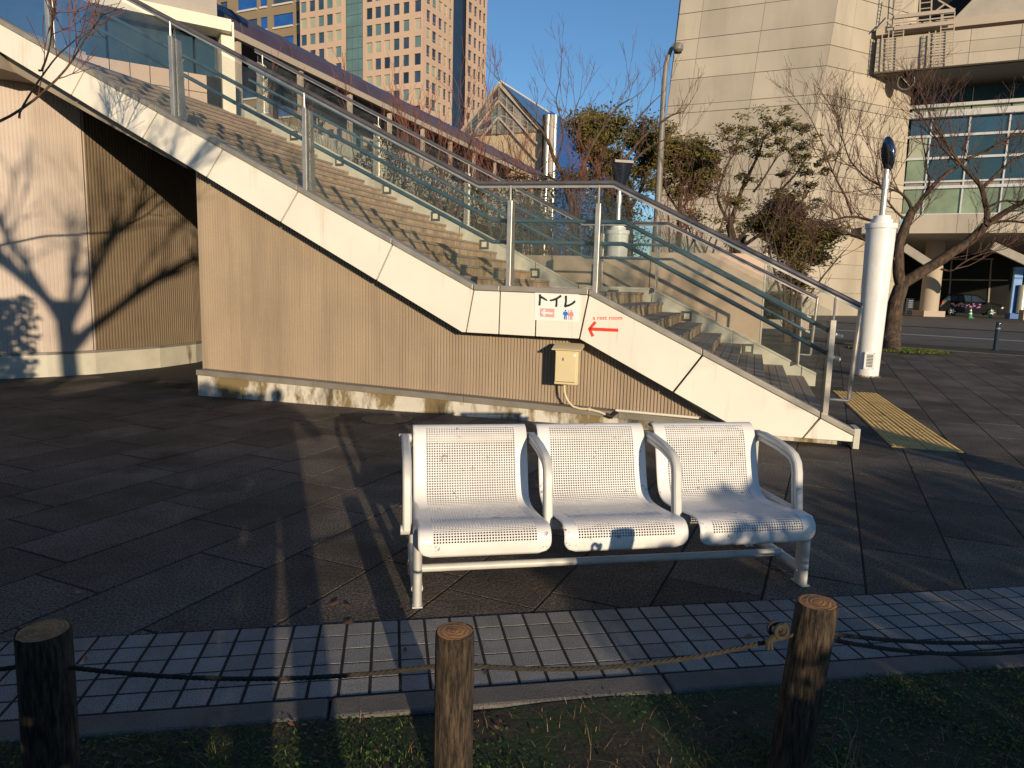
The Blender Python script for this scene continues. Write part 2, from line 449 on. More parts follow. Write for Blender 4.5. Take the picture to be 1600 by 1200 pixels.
def clip(poly, p0, nrm):
    out = []
    for i in range(len(poly)):
        a, b = poly[i], poly[(i + 1) % len(poly)]
        da, db = (a - p0).dot(nrm), (b - p0).dot(nrm)
        if da >= 0: out.append(a)
        if (da >= 0) != (db >= 0): out.append(a + (b - a) * (da / (da - db)))
    return out
ROWW, LEN = 0.445, 0.90
anchor = gnd(1345, 850)
def slab_mesh(mb, pts, top=0.0, th=.03, ch=.0022):
    n = len(pts); c = sum(pts, Vector()) / n
    ins = []
    for p in pts:
        d = (c - p); ins.append(p + d.normalized() * ch * 1.3)
    vs = [p + Z * (top - th) for p in pts] + [p + Z * (top - ch * .7) for p in pts] + [p + Z * top for p in ins]
    fs = [(i, (i + 1) % n, n + (i + 1) % n, n + i) for i in range(n)] + \
         [(n + i, n + (i + 1) % n, 2 * n + (i + 1) % n, 2 * n + i) for i in range(n)] + [tuple(range(2 * n, 3 * n))]
    mb.add(vs, fs)
gap = .006
std = MB(); hl, hw = LEN / 2 - gap, ROWW / 2 - gap
slab_mesh(std, [E1 * -hl - E2 * hw, E1 * -hl + E2 * hw, E1 * hl + E2 * hw, E1 * hl - E2 * hw])
std_me = std.mesh('paving_slab', MT['slab'])
# tactile field corners, kept free of slabs
TQ0 = gnd(1393, 698); TL = (gnd(1300, 611) - TQ0).length; TW = 0.6
T1 = (gnd(1300, 611) - TQ0).normalized(); T2 = Vector((T1.y, -T1.x, 0))
def in_tact(p, mg=0.0):
    q = p - TQ0; return -mg < q.dot(T1) < 3.9 + mg and -mg < q.dot(T2) < TW + mg
cand = []
rnd = random.Random(3)
for r in range(-34, 36):
    off = rnd.random() * LEN
    for k in range(-14, 30):
        c = anchor + E2 * (r + .5) * ROWW + E1 * (k * LEN + off)
        if c.y > 24 or c.y < .5: continue
        if (c - ROAD_A).dot(RN) > .5: continue
        if (c - S0).dot(SB) < -.55: continue
        if abs(c.x) > 5.0 + c.y * .85: continue
        s, w = ST_inv(c)
        if w > .75 and -6 < s < 6.4: continue
        if c.x < -6.2 and c.y > 10.3: continue
        cand.append((c.length, c))
cand.sort(key=lambda t: t[0])
restm = MB(); nsl = 0
for i, (dd, c) in enumerate(cand):
    tz = (rnd.random() - .5) * .0022
    pts = [c + E1 * -hl - E2 * hw, c + E1 * -hl + E2 * hw, c + E1 * hl + E2 * hw, c + E1 * hl - E2 * hw]
    cut = clip(pts, S0 + SB * .012, SB)
    cut = clip(cut, ROAD_A - RN * .16, -RN)
    if len(cut) < 3: continue
    whole = len(cut) == 4 and all((a - b).length < 1e-6 for a, b in zip(cut, pts))
    tact = any(in_tact(c + E1 * a * hl + E2 * b * hw, .0) for a in (-1, -.5, 0, .5, 1) for b in (-1, 0, 1))
    if tact: # split slab round the tactile field
        pcs = [clip(pts, TQ0 - T2 * gap, -T2), clip(pts, TQ0 + T2 * (TW + gap), T2),
               clip(clip(clip(pts, TQ0 - T1 * gap, -T1), TQ0 - T2 * gap, T2), TQ0 + T2 * TW, -T2)]
        for pc in pcs:
            if len(pc) >= 3:
                ar = sum((pc[j].x * pc[(j + 1) % len(pc)].y - pc[(j + 1) % len(pc)].x * pc[j].y) for j in range(len(pc))) / 2
                if abs(ar) > .01:
                    b = MB(); slab_mesh(b, pc, tz); b.build('paving_slab', MT['slab'], plaza); nsl += 1
        continue
    if nsl < 300:
        if whole: inst('paving_slab', std_me, c + Z * tz, plaza)
        else:
            b = MB(); slab_mesh(b, cut, tz); b.build('paving_slab', MT['slab'], plaza)
        nsl += 1
    else: slab_mesh(restm, cut, tz)
stuff(restm.build('far_paving', MT['slabfar'], plaza))

# mosaic tile strip
strip_b = MB()
q0 = S0 - SE * 9 - SB * .55; q1 = S0 + SE * 16 - SB * .55
strip_b.poly([q0 + Z * .0026, q1 + Z * .0026, q1 + SB * .55 + Z * .0026, q0 + SB * .55 + Z * .0026])
strip = struct(strip_b.build('tile_strip', MT['joint']))
PT = 0.1048
tm = MB(); h = PT / 2 - .0058; h2 = PT / 2 - .0042
slab_mesh(tm, [SE * -h - SB * h2, SE * h - SB * h2, SE * h + SB * h2, SE * -h + SB * h2], 0, .02, .0008)
tile_me = tm.mesh('granite_tile', MT['mosaic'])
rest = MB(); cnt = 0
order = sorted([(abs(i - 18), i, j) for i in range(-40, 90) for j in range(5)])
for _, i, j in order:
    c = S0 + SE * (i + .5) * PT - SB * (j + .5) * PT
    t = (rnd.random() - .5) * .0008 + .004
    if cnt < 300: inst('granite_tile', tile_me, c + Z * t, strip, SA * 0); cnt += 1
    else: slab_mesh(rest, [c + SE * -h - SB * h2, c + SE * h - SB * h2, c + SE * h + SB * h2, c + SE * -h + SB * h2], t, .02, .0008)
stuff(rest.build('granite_tiles_beyond', MT['mosaic'], strip))

# kerb of long stones
kb = bpy.data.objects.new('kerb', None); COL.objects.link(kb); struct(kb)
KL = 1.18
for i in range(-5, 12):
    m = MB()
    c = S0 - SB * .59 + SE * (i * KL + .33)
    m.box(c + Z * -.055, (KL - .008, .115, .13), (SE, SB, Z))
    m.build('kerb_stone', MT['kerb'], kb, bevel=.012)

# verge: soil, grass, straw, dead leaves
VZ = -.001
sm = MB(); nx, ny = 60, 22
vs = []
for j in range(ny + 1):
    for i in range(nx + 1):
        p = VERGE_B + SE * (-7 + 14 * i / nx) - SB * (j / ny * 6)
        vs.append((p.x, p.y, VZ + .02 * noise.noise(p * 2.2) - .004 * min(j, 3) + .004))
sm.add(vs, [(j * (nx + 1) + i, (j + 1) * (nx + 1) + i, (j + 1) * (nx + 1) + i + 1, j * (nx + 1) + i + 1) for j in range(ny) for i in range(nx)])
verge = struct(sm.build('verge_soil', MT['soil'], smooth=True))
def vz(p): return VZ + .02 * noise.noise(p * 2.2) - .002
def blades(mb, n, hmin, hmax, wd, lean, dens=None, x0=-2.4, x1=2.6, y1=1.5):
    k = 0
    while k < n:
        p = VERGE_B + SE * (rnd.uniform(x0, x1) + 1.3) - SB * rnd.uniform(.0, y1)
        if dens and noise.noise(Vector((p.x * 1.7, p.y * 1.7, dens))) < rnd.uniform(-.5, .22): k += 1; continue
        b = Vector((p.x, p.y, vz(p)))
        a = rnd.uniform(0, 2 * pi); hh = rnd.uniform(hmin, hmax); w = wd * rnd.uniform(.6, 1.3)
        sd = Vector((cos(a), sin(a), 0)); ld = Vector((-sin(a), cos(a), 0)) * hh * rnd.uniform(-lean, lean)
        mid = b + ld * .35 + Z * hh * .6; tip = b + ld + Z * hh * rnd.uniform(.55, 1)
        mb.add([b - sd * w, b + sd * w, mid + sd * w * .7, mid - sd * w * .7, tip], [(0, 1, 2, 3), (3, 2, 4)])
        k += 1
gb = MB(); blades(gb, 110000, .006, .022, .0018, 1.6, 3.1)
stuff(gb.build('grass', MT['blade']))
sb_ = MB(); blades(sb_, 5200, .015, .05, .0009, 3.0, 9.4)
for i in range(26):
    a = rnd.uniform(0, 2 * pi); base = VERGE_B + SE * 2.42 - SB * .52   # dry tuft beside the leaning post
    b = Vector((base.x + rnd.uniform(-.04, .04), base.y + rnd.uniform(-.04, .04), VZ))
    tip = b + Vector((cos(a) * .11, sin(a) * .11, rnd.uniform(.04, .15)))
    sd = Vector((-sin(a), cos(a), 0)) * .0014
    mdl = (b + tip) / 2 + Z * .03
    sb_.add([b - sd, b + sd, mdl + sd, mdl - sd, tip], [(0, 1, 2, 3), (3, 2, 4)])
stuff(sb_.build('dry_grass', MT['straw']))
cv = MB()    # low clover and moss cushions matted between the blades
for i in range(15000):
    p = VERGE_B + SE * (rnd.uniform(-2.4, 2.8) + 1.3) - SB * (rnd.random() ** 1.3 * 1.3 - .012)
    if noise.noise(Vector((p.x * 2.6, p.y * 2.6, 7.7))) < rnd.uniform(-.25, .35): continue
    a = rnd.uniform(0, 6.28); L = rnd.uniform(.003, .008)
    X = Vector((cos(a), sin(a), rnd.uniform(-.5, .5))); Y = Vector((-sin(a), cos(a), rnd.uniform(-.5, .5)))
    c = Vector((p.x, p.y, vz(p) + rnd.uniform(.004, .016)))
    cv.add([c - X * L, c - Y * L * .8, c + X * L, c + Y * L * .8], [(0, 1, 2, 3)])
stuff(cv.build('clover', MT['clover']))
dl = MB()
for i in range(420):
    if i < 330:
        p = VERGE_B + SE * rnd.uniform(-1.5, 4.4) - SB * abs(rnd.gauss(0, .30)); z = vz(p) + .012
    else:
        p = VERGE_B + SE * rnd.uniform(-2, 6) + SB * rnd.uniform(.7, 4.6); z = .004
    a = rnd.uniform(0, 2 * pi); L = rnd.uniform(.006, .014) if i < 330 else rnd.uniform(.004, .008); W = L * .5
    X = Vector((cos(a), sin(a), rnd.uniform(-.5, .5))); Y = Vector((-sin(a), cos(a), rnd.uniform(-.4, .4)))
    c = Vector((p.x, p.y, z + L * .3))
    dl.add([c - X * L, c + Y * W, c + X * L, c - Y * W], [(0, 1, 2), (0, 2, 3)])
for i in range(26):       # larger fallen leaves lying on the tile strip and slabs
    p = S0 + SE * rnd.uniform(-.3, 5.2) - SB * rnd.uniform(-.5, .5); a = rnd.uniform(0, 6.28); L = rnd.uniform(.012, .026)
    X = Vector((cos(a), sin(a), .1)); Y = Vector((-sin(a), cos(a), .12)); c = Vector((p.x, p.y, .0085))
    dl.add([c - X * L, c - X * L * .3 + Y * L * .5, c + X * L * .5 + Y * L * .4, c + X * L, c + X * L * .3 - Y * L * .5, c - X * L * .5 - Y * L * .35], [(0, 1, 2, 3, 4, 5)])
stuff(dl.build('leaf_litter', MT['dryleaf']))
ws = MB()   # moss and weeds growing in joints
for i in range(900):
    r = rnd.randint(-22, 14); p = anchor + E2 * r * ROWW + E1 * rnd.uniform(-2, 9) + E2 * rnd.uniform(-.008, .008)
    if noise.noise(p * .9) < .12 or (p - S0).dot(SB) < .05 or p.y < 2.5: continue
    for k in range(4):
        a = rnd.uniform(0, 6.3); b = p + Vector((rnd.uniform(-.02, .02), rnd.uniform(-.02, .02), -.008)); hh = rnd.uniform(.008, .02)
        sd = Vector((cos(a), sin(a), 0)) * .004
        ws.add([b - sd, b + sd, b + Z * hh + sd.cross(Z) * .8], [(0, 1, 2)])
stuff(ws.build('moss', MT['moss']))

# tactile paving: two rows of studded tiles at the foot of the stairs
tact = thing('tactile_paving', 'yellow studded tactile paving laid across the foot of the stairs', 'tactile paving')
tt = MB()
slab_mesh(tt, [T1 * -.146 - T2 * .146, T1 * -.146 + T2 * .146, T1 * .146 + T2 * .146, T1 * .146 - T2 * .146], .004, .02, .003)
for a in range(6):
    for b in range(6):
        c = T1 * (a - 2.5) * .048 + T2 * (b - 2.5) * .048
        v0 = len(tt.v); prof = [(.017, .003), (.011, .010)]
        vs = [tuple(c + T1 * r * cos(2 * pi * k / 7) + T2 * r * sin(2 * pi * k / 7) + Z * zz) for r, zz in prof for k in range(7)]
        tt.add(vs, [(k, (k + 1) % 7, 7 + (k + 1) % 7, 7 + k) for k in range(7)] + [tuple(range(7, 14))])
tme = tt.mesh('tactile_tile', MT['tact'])
for i in range(13):
    for j in range(2):
        inst('tactile_tile', tme, TQ0 + T1 * (i * .3 + .15) + T2 * (j * .3 + .15) + Z * (.001 + rnd.random() * .003), tact)

# manhole cover in the paving behind the bench
mc = gnd(605, 655)
m = MB(); m.lathe(mc + Z * -.01, [(.26, 0), (.26, .016), (.235, .018), (.23, .012), (.01, .013)], 28)
mh = m.build('manhole_cover', MT['iron'])
tag(mh, 'round iron manhole cover set in the paving behind the bench', 'manhole cover')

# ================================================================== ROPE FENCE
def wood_post(px, py, Y, rad, lean, seed, label, group):
    top = at(px, py, Y)
    root = thing('wooden_post', label, 'post', group)
    root.location = (top.x - lean * (top.z - VZ), top.y, VZ - .05)
    hgt = top.z - (VZ - .05)
    m = MB(); n = 40; rows = 34; vs = []
    for j in range(rows + 1):
        for k in range(n):
            a = 2 * pi * k / n; z = hgt * j / rows
            q = Vector((cos(a) * 2.2, sin(a) * 2.2, z * 2.0 + seed * 9))
            f = noise.noise(Vector((q.x * 3.2, q.y * 3.2, q.z * 1.3))) * .055 + noise.noise(Vector((q.x * 7, q.y * 7, q.z * 2))) * .03
            r = rad * (1 + f + (.02 * (1 - j / rows)))
            if j == rows: r *= .97
            vs.append((r * cos(a) + lean * z, r * sin(a), z))
    m.add(vs, [(j * n + k, j * n + (k + 1) % n, (j + 1) * n + (k + 1) % n, (j + 1) * n + k) for j in range(rows) for k in range(n)])
    m.build('bark', MT['barkpost'], root, smooth=True)
    t = MB(); vs = [(0, 0, .004)] + [(rad * .93 * (1 + .05 * noise.noise(Vector((cos(2 * pi * k / n) * 3, sin(2 * pi * k / n) * 3, seed)))) * cos(2 * pi * k / n),
                                 rad * .93 * sin(2 * pi * k / n), .0) for k in range(n)]
    vs += [(x * 1.0, y * 1.0, -.01) for x, y, z in vs[1:]]
    t.add(vs, [(0, 1 + k, 1 + (k + 1) % n) for k in range(n)] + [(1 + k, 1 + n + k, 1 + n + (k + 1) % n, 1 + (k + 1) % n) for k in range(n)])
    o = t.build('cut_end', MT['ring'], root); o.location = (lean * hgt, 0, hgt)
    o.rotation_euler = (rnd.uniform(-.05, .05), rnd.uniform(-.05, .05), seed)
    return root, top
PG = 'wooden posts of the rope fence'
P1 = wood_post(67, 985, 1.78, .066, .0, 1, 'leftmost wooden fence post, in deep shade, by the tile strip', PG)
P2 = wood_post(711, 986, 1.80, .0535, .0, 2, 'middle wooden fence post standing in front of the white bench', PG)
P3 = wood_post(1275, 941, 1.86, .0555, .075, 3, 'wooden fence post with the knotted rope, right of the bench', PG)

P4 = wood_post(1702, 930, 2.20, .056, .0, 4, 'wooden fence post holding the rope ends just past the right edge', PG)

def rope(name, pts, label, r=.0062, sag=None):
    P = [Vector(p) for p in pts]
    # dense centre line
    dense = []
    for i in range(len(P) - 1):
        n = max(2, int((P[i + 1] - P[i]).length / .008))
        for k in range(n): dense.append(P[i].lerp(P[i + 1], k / n))
    dense.append(P[-1])
    m = MB(); acc = 0
    frames = []
    for i, p in enumerate(dense):
        t = (dense[min(i + 1, len(dense) - 1)] - dense[max(i - 1, 0)]).normalized()
        x = t.cross(Z); x = x.normalized() if x.length > 1e-4 else Vector((1, 0, 0)); y = x.cross(t)
        frames.append((p, x, y))
    for s in range(3):
        pl = []
        for i, (p, x, y) in enumerate(frames):
            a = i * .008 / .052 * 2 * pi + s * 2 * pi / 3
            pl.append(p + (x * cos(a) + y * sin(a)) * r * .55)
        m.tube(pl, r * .62, 6)
    o = m.build(name, MT['rope'], smooth=True)
    return tag(o, label, 'rope', 'ropes of the fence')
def span(a, b, drop, n=14):
    a, b = Vector(a), Vector(b)
    return [a.lerp(b, i / n) - Z * drop * 4 * (i / n) * (1 - i / n) for i in range(n + 1)]
r1 = at(67, 1037, 1.78); r2 = at(709, 1037, 1.80); r3 = at(1262, 985, 1.86)
rope('rope', span(r1 + Vector((-1.5, -.15, .0)), r1, .05), 'dark rope running out past the shaded left post')
rope('rope', span(r1, r2, .045), 'dark twisted rope sagging between the left and middle posts')
rope('rope', span(r2, r3, .055), 'twisted rope sagging from the middle post to the knot')
r3b = r3 + Vector((.0, .0, .0))
rope('rope', span(r3b, at(1700, 990, 2.20), .035), 'upper of the two ropes right of the knotted post')
rope('rope', span(r3b - Z * .012, at(1700, 1004, 2.20), .05), 'lower of the two ropes right of the knotted post')
kc = at(1216, 985, 1.83); kp = []
for i in range(40):
    a = i / 39 * 2 * pi * 2.2
    kp.append(kc + Vector((cos(a) * .016 + (i / 39 - .5) * .022, sin(a * .5) * .012, sin(a) * .018)))
m = MB(); m.tube(kp, .0068, 7)
for a in (0, 1):
    m.tube([kc + Vector((-.012, -.008, -.01)), kc + Vector((-.024 - .008 * a, -.012, -.03)), kc + Vector((-.02 - .01 * a, -.012, -.05))], .007, 6)
tag(m.build('rope_knot', MT['rope'], smooth=True), 'dark knot tied in the rope beside the right post', 'knot')

# ================================================================== BENCH
BL = gnd(652, 948); BR = gnd(1252, 915)
BE = (BR - BL).normalized(); BB = Vector((-BE.y, BE.x, 0))
def BP(e, b, z): return BL + BE * e + BB * b + Z * z
bench = thing('bench', 'white metal bench of three perforated seats with chipped paint', 'bench')
def smooth_profile(ctrl, n):
    # Catmull-Rom through (b,z) control points then even arclength resample
    pts = []
    c = [ctrl[0]] + ctrl + [ctrl[-1]]
    for i in range(1, len(c) - 2):
        for k in range(24):
            t = k / 24; p0, p1, p2, p3 = [Vector((*q, 0)) for q in c[i - 1:i + 3]]
            pts.append(.5 * ((2 * p1) + (p2 - p0) * t + (2 * p0 - 5 * p1 + 4 * p2 - p3) * t * t + (3 * p1 - p0 - 3 * p2 + p3) * t ** 3))
    pts.append(Vector((*ctrl[-1], 0)))
    L = [0]
    for i in range(1, len(pts)): L.append(L[-1] + (pts[i] - pts[i - 1]).length)
    out = []; j = 0
    for k in range(n + 1):
        s = L[-1] * k / n
        while j < len(L) - 2 and L[j + 1] < s: j += 1
        t = (s - L[j]) / max(1e-9, L[j + 1] - L[j]); out.append(pts[j].lerp(pts[j + 1], t))
    return out, L[-1]
ctrl = [(-.100, .262), (-.108, .30), (-.104, .345), (-.07, .374), (.0, .374), (.12, .355), (.25, .342), (.33, .342), (.385, .366),
        (.415, .42), (.445, .52), (.475, .62), (.50, .672), (.54, .697), (.585, .690), (.61, .665)]
SWD = .570; NC, NRr = 46, 86
prof, plen = smooth_profile(ctrl, NRr)
vs = []; fs = []
def sp(ci, ri):       # seat surface point (fractional grid)
    ri = max(0, min(NRr, ri)); i = min(int(ri), NRr - 1); t = ri - i
    q = prof[i].lerp(prof[i + 1], t)
    x = (ci / NC - .5) * SWD
    d0 = ri / NRr * plen; d1 = plen - d0
    for dd, rc in ((d0, .055), (d1, .04)):
        if dd < rc: x *= (SWD / 2 - rc + sqrt(max(0, rc * rc - (rc - dd) ** 2))) / (SWD / 2)
    return BE * x + BB * q.x + Z * q.y
sm_ = MB(); hv = {}
def gv(c, r):
    if (c, r) not in hv: hv[(c, r)] = len(sm_.v); sm_.v.append(tuple(sp(c, r)))
    return hv[(c, r)]
for r in range(NRr):
    for c in range(NC):
        hole = 5 <= c < NC - 5 and 5 <= r < NRr - 8
        if not hole: sm_.f.append((gv(c, r), gv(c + 1, r), gv(c + 1, r + 1), gv(c, r + 1)))
        else:
            hr = .34; ring = []
            for k in range(8):
                a = 2 * pi * (k + .5) / 8 - 3 * pi / 4 - pi / 8
                sm_.v.append(tuple(sp(c + .5 + hr * cos(a), r + .5 + hr * sin(a)))); ring.append(len(sm_.v) - 1)
            cn = [gv(c, r), gv(c + 1, r), gv(c + 1, r + 1), gv(c, r + 1)]
            for k in range(4):
                i0, i1, i2 = ring[2 * k], ring[(2 * k + 1) % 8], ring[(2 * k + 2) % 8]
                sm_.f.append((cn[k], i1, i0)); sm_.f.append((cn[k], cn[(k + 1) % 4], i2, i1))
seat_me = sm_.mesh('seat_shell', MT['bench'], True)
for i in range(3):
    o = inst('seat_shell', seat_me, BP(SWD / 2 - .004 + i * .627, 0, 0), bench)
    md = o.modifiers.new('thickness', 'SOLIDIFY'); md.thickness = .0035; md.offset = -1
# arms
def arm(e):
    m = MB()
    path = [(.53, .632), (.44, .638), (.30, .628), (.20, .612), (.16, .598), (.135, .572), (.122, .53), (.112, .45), (.10, .37), (.092, .318)]
    P = [BP(e, b, z) for b, z in path]
    n = len(P); sec = []
    for i in range(n):
        t = (P[min(i + 1, n - 1)] - P[max(i - 1, 0)]).normalized(); u = t.cross(BE).normalized()
        w, hh, c = .0195, .026, .007
        sec.append([P[i] + BE * x + u * y for x, y in ((-w + c, -hh), (w - c, -hh), (w, -hh + c), (w, -.004), (w - .004, 0), (w, .004), (w, hh - c), (w - c, hh), (-w + c, hh), (-w, hh - c), (-w, .004), (-w + .004, 0), (-w, -.004), (-w, -hh + c))])
    k = len(sec[0]); b0 = len(m.v)
    for s_ in sec: m.v += [tuple(p) for p in s_]
    for i in range(n - 1):
        for j in range(k): m.f.append((b0 + i * k + j, b0 + i * k + (j + 1) % k, b0 + (i + 1) * k + (j + 1) % k, b0 + (i + 1) * k + j))
    m.f.append(tuple(b0 + j for j in range(k - 1, -1, -1))); m.f.append(tuple(b0 + (n - 1) * k + j for j in range(k)))
    return m.build('armrest', MT['frame'], bench, smooth=True)
for e in (-.043, .596, 1.223, 1.852): arm(e)
m = MB(); m.tube([BP(-.072, .545, .632), BP(1.882, .545, .632)], .024, 14); m.build('rear_tube', MT['frame'], bench, smooth=True)
m = MB(); m.tube([BP(-.072, .095, .318), BP(1.88, .095, .318)], .022, 14); m.build('front_tube', MT['frame'], bench, smooth=True)
def leg(e, b, z1):
    m = MB()
    n = 18; vs = []
    for z in (0.004, z1):
        for k in range(n):
            a = 2 * pi * k / n; vs.append(tuple(BP(e + .021 * cos(a), b + .046 * sin(a), z)))
    m.add(vs, [(k, (k + 1) % n, n + (k + 1) % n, n + k) for k in range(n)] + [tuple(range(n - 1, -1, -1)), tuple(range(n, 2 * n))])
    o = m.build('leg', MT['frame'], bench, smooth=True)
    f = MB(); f.box(BP(e, b, .003), (.044, .094, .006), (BE, BB, Z)); f.build('foot_plate', MT['frame'], o)
for e in (.0, 1.858):
    leg(e, .03, .335); leg(e, .56, .60)
    m = MB(); m.tube([BP(e, .03, .07), BP(e, .56, .07)], .026, 12); m.build('side_bar', MT['frame'], bench, smooth=True)
    m = MB(); m.tube([BP(e, .0, .335), BP(e, .58, .335)], .02, 12); m.build('seat_rail', MT['frame'], bench, smooth=True)
m = MB(); m.tube([BP(.0, .21, .088), BP(1.858, .21, .088)], .0185, 14); m.build('cross_bar', MT['frame'], bench, smooth=True)
# ================================================================== STAIRCASE
stair = thing('outdoor_staircase', 'wide outdoor staircase with cream side panels rising to the left above ribbed cladding', 'staircase')
FW = -.12                                     # face of the cream panels
def capz(s):                                  # top of the coping on the near side
    if s < 3.476: return 1.405 + .4975 * (3.476 - s)
    if s < 4.668: return 1.405 - .012 * (s - 3.476)
    return max(.17, 1.391 - .4845 * (s - 4.668))
def botz(s):                                  # lower edge of the panels
    if s < 3.36: return .91 + .5265 * (3.36 - s)
    if s < 4.593: return .91 - .010 * (s - 3.36)
    return max(.065, .898 - .506 * (s - 4.593))
tops = [-6.0, -4.9, -3.7, -2.5, -1.30, -.311, .53, 1.459, 2.569, 3.476, 3.76, 4.14, 4.668, 5.784, 6.87, 7.18]
bots = [-6.2, -5.1, -3.9, -2.7, -1.50, -.53, .31, 1.24, 2.386, 3.40, 3.755, 4.14, 4.593, 5.536, 6.74, 7.18]
GP = .008
for i in range(len(tops) - 1):
    t0, t1, b0, b1 = tops[i] + GP, tops[i + 1] - GP, bots[i] + GP, bots[i + 1] - GP
    up = [t1] + [q for q in (4.668, 3.476) if t0 < q < t1] + [t0]
    dn = [b0] + [q for q in (3.36, 4.593, 6.24) if b0 < q < b1] + [b1]
    poly = [ST(s, FW, botz(s)) for s in dn] + [ST(s, FW, capz(s) - .062) for s in up]
    m = MB(); m.prism(poly, NW * .05)
    m.build('fascia_panel', MT['cream'], stair, bevel=.004)
# slab core behind the panels (dark joints show it), with the soffit
ss = [-6.2, 3.36, 4.593, 6.24, 7.15]
core = [ST(s, FW + .051, botz(s) + .004) for s in ss] + [ST(s, FW + .051, capz(s) - .07) for s in (7.15, 4.668, 3.476, -6.2)]
m = MB(); m.prism(core, NW * .10); m.build('edge_beam', MT['dark'], stair)
W2 = 4.45
m = MB()
def sof(s): return botz(s) + .012
for a, b in ((-3.05, 3.36), (3.36, 4.593), (4.593, 6.24)):
    p = [ST(a, FW + .10, sof(a)), ST(b, FW + .10, sof(b)), ST(b + .3, W2 + .1, sof(b)), ST(a + .3, W2 + .1, sof(a))]
    m.hexa([q for q in p] + [q + Z * .12 for q in p])
m.build('stair_soffit', MT['soffit'], stair)
# deep rib behind the edge at the upper left, in shade
m = MB(); m.prism([ST(-6.2, .06, sof(-6.2) - .0), ST(-.1, .06, sof(-.1)), ST(-.1, .06, sof(-.1) - .10), ST(-6.2, .06, sof(-6.2) - .34)], NW * .30)
m.build('soffit_rib', MT['soffit'], stair)
# end block
m = MB(); m.box(ST(7.195, FW + .10, .095), (.055, .22, .19), (DW, NW, Z)); m.build('end_block', MT['stringer'], stair, bevel=.006)
# coping pieces
ct = [-6.0, -2.5, -1.30, -.311, .53, 1.459, 2.569, 3.476, 3.76, 4.668, 5.784, 6.87, 7.18]
for a, b in zip(ct[:-1], ct[1:]):
    a_, b_ = a + .004, b - .004
    zt = [ST(a_, FW - .018, capz(a_)), ST(b_, FW - .018, capz(b_)), ST(b_, FW + .16, capz(b_)), ST(a_, FW + .16, capz(a_))]
    m = MB(); m.hexa([p - Z * .056 for p in zt] + zt)
    m.build('coping', MT['cap'], stair, bevel=.006)
# inner face of the near stringer
m = MB()
m.prism([ST(-6, .035, capz(-6) - .06), ST(3.476, .035, capz(3.476) - .06), ST(4.668, .035, capz(4.668) - .06), ST(7.1, .035, .14), ST(7.1, .035, .0), ST(6.2, .035, .0),
         ST(4.593, .035, .95), ST(3.36, .035, .95), ST(-6, .035, botz(-6) + .05)], NW * .05)
m.build('near_stringer', MT['stringer'], stair)

# ribbed cladding under the stairs
def flz(s): return .317 - (s) * .0290            # top of flashing
m = MB(); PR = .0345; dpt = .015; s = .0; RW = .135
col = []
while s < 6.25:
    for ds, w in ((0, 0), (.0105, 0), (.0135, dpt), (.0225, dpt)):
        col.append((s + ds, w + RW))
    s += PR
b0 = len(m.v)
for s_, w in col:
    zt = botz(s_) + .10
    zb = flz(s_) - .01
    m.v.append(tuple(ST(s_, w - dpt, zb))); m.v.append(tuple(ST(s_, w - dpt, max(zb + .02, zt))))
for i in range(len(col) - 1):
    m.f.append((b0 + 2 * i, b0 + 2 * i + 2, b0 + 2 * i + 3, b0 + 2 * i + 1))
m.build('ribbed_wall', MT['rib'], stair)
m = MB(); m.box(ST(-.012, .745, 1.5), (.02, 1.25, 2.98), (DW, NW, Z)); m.build('wall_return', MT['rib'], stair)
for a, b in ((0, 1.55), (1.555, 3.35), (3.355, 5.0), (5.005, 6.0)):
    p = [ST(a, -.030, flz(a) - .066), ST(b, -.030, flz(b) - .066), ST(b, .18, flz(b) - .066), ST(a, .18, flz(a) - .066)]
    m = MB(); m.hexa(p + [q + Z * .064 for q in p]); m.build('flashing', MT['flash'], stair, bevel=.004)
m = MB()
for a, b in ((0, 3.0), (3.0, 5.35)):
    p = [ST(a, 0, -.03), ST(b, 0, -.03), ST(b, .3, -.03), ST(a, .3, -.03)]
    q = [ST(a, 0, flz(a) - .068), ST(b, 0, flz(b) - .068), ST(b, .3, flz(b) - .068), ST(a, .3, flz(a) - .068)]
    m.hexa(p + q)
m.build('plinth', MT['plinth'], stair)
m = MB()
p = [ST(5.352, .03, -.03), ST(7.1, .03, -.03), ST(7.1, .3, -.03), ST(5.352, .3, -.03)]
m.hexa(p + [ST(5.352, .03, .15), ST(7.1, .03, .062), ST(7.1, .3, .062), ST(5.352, .3, .15)])
m.build('low_footing', MT['plinth'], stair)

# steps: tiled treads, tiled risers
RISE, GOL, GOU = .1505, .31, .305
def skew(s, w): return s + SKEW * w
def across(s, z, w0=.22, w1=W2): return ST(skew(s, w0), w0, z), ST(skew(s, w1), w1, z)
ris = MB(); core = MB()
def plank(s0, s1, z, name='tread_tile', th=.035):
    m = MB()
    a0, a1 = across(s0, z); b0, b1 = across(s1, z)
    m.hexa([a0 - Z * th, b0 - Z * th, b1 - Z * th, a1 - Z * th, a0, b0, b1, a1])
    m.build(name, MT['tread'], stair, bevel=.004)
def riser(s, z0, z1, mb, n=78):
    for k in range(n):
        w0 = .22 + (W2 - .22) * k / n + .004; w1 = .22 + (W2 - .22) * (k + 1) / n - .004
        p = [ST(skew(s, w0), w0, z0), ST(skew(s, w1), w1, z0), ST(skew(s - .02, w1), w1, z0), ST(skew(s - .02, w0), w0, z0)]
        mb.hexa(p + [q + Z * (z1 - z0) for q in p])
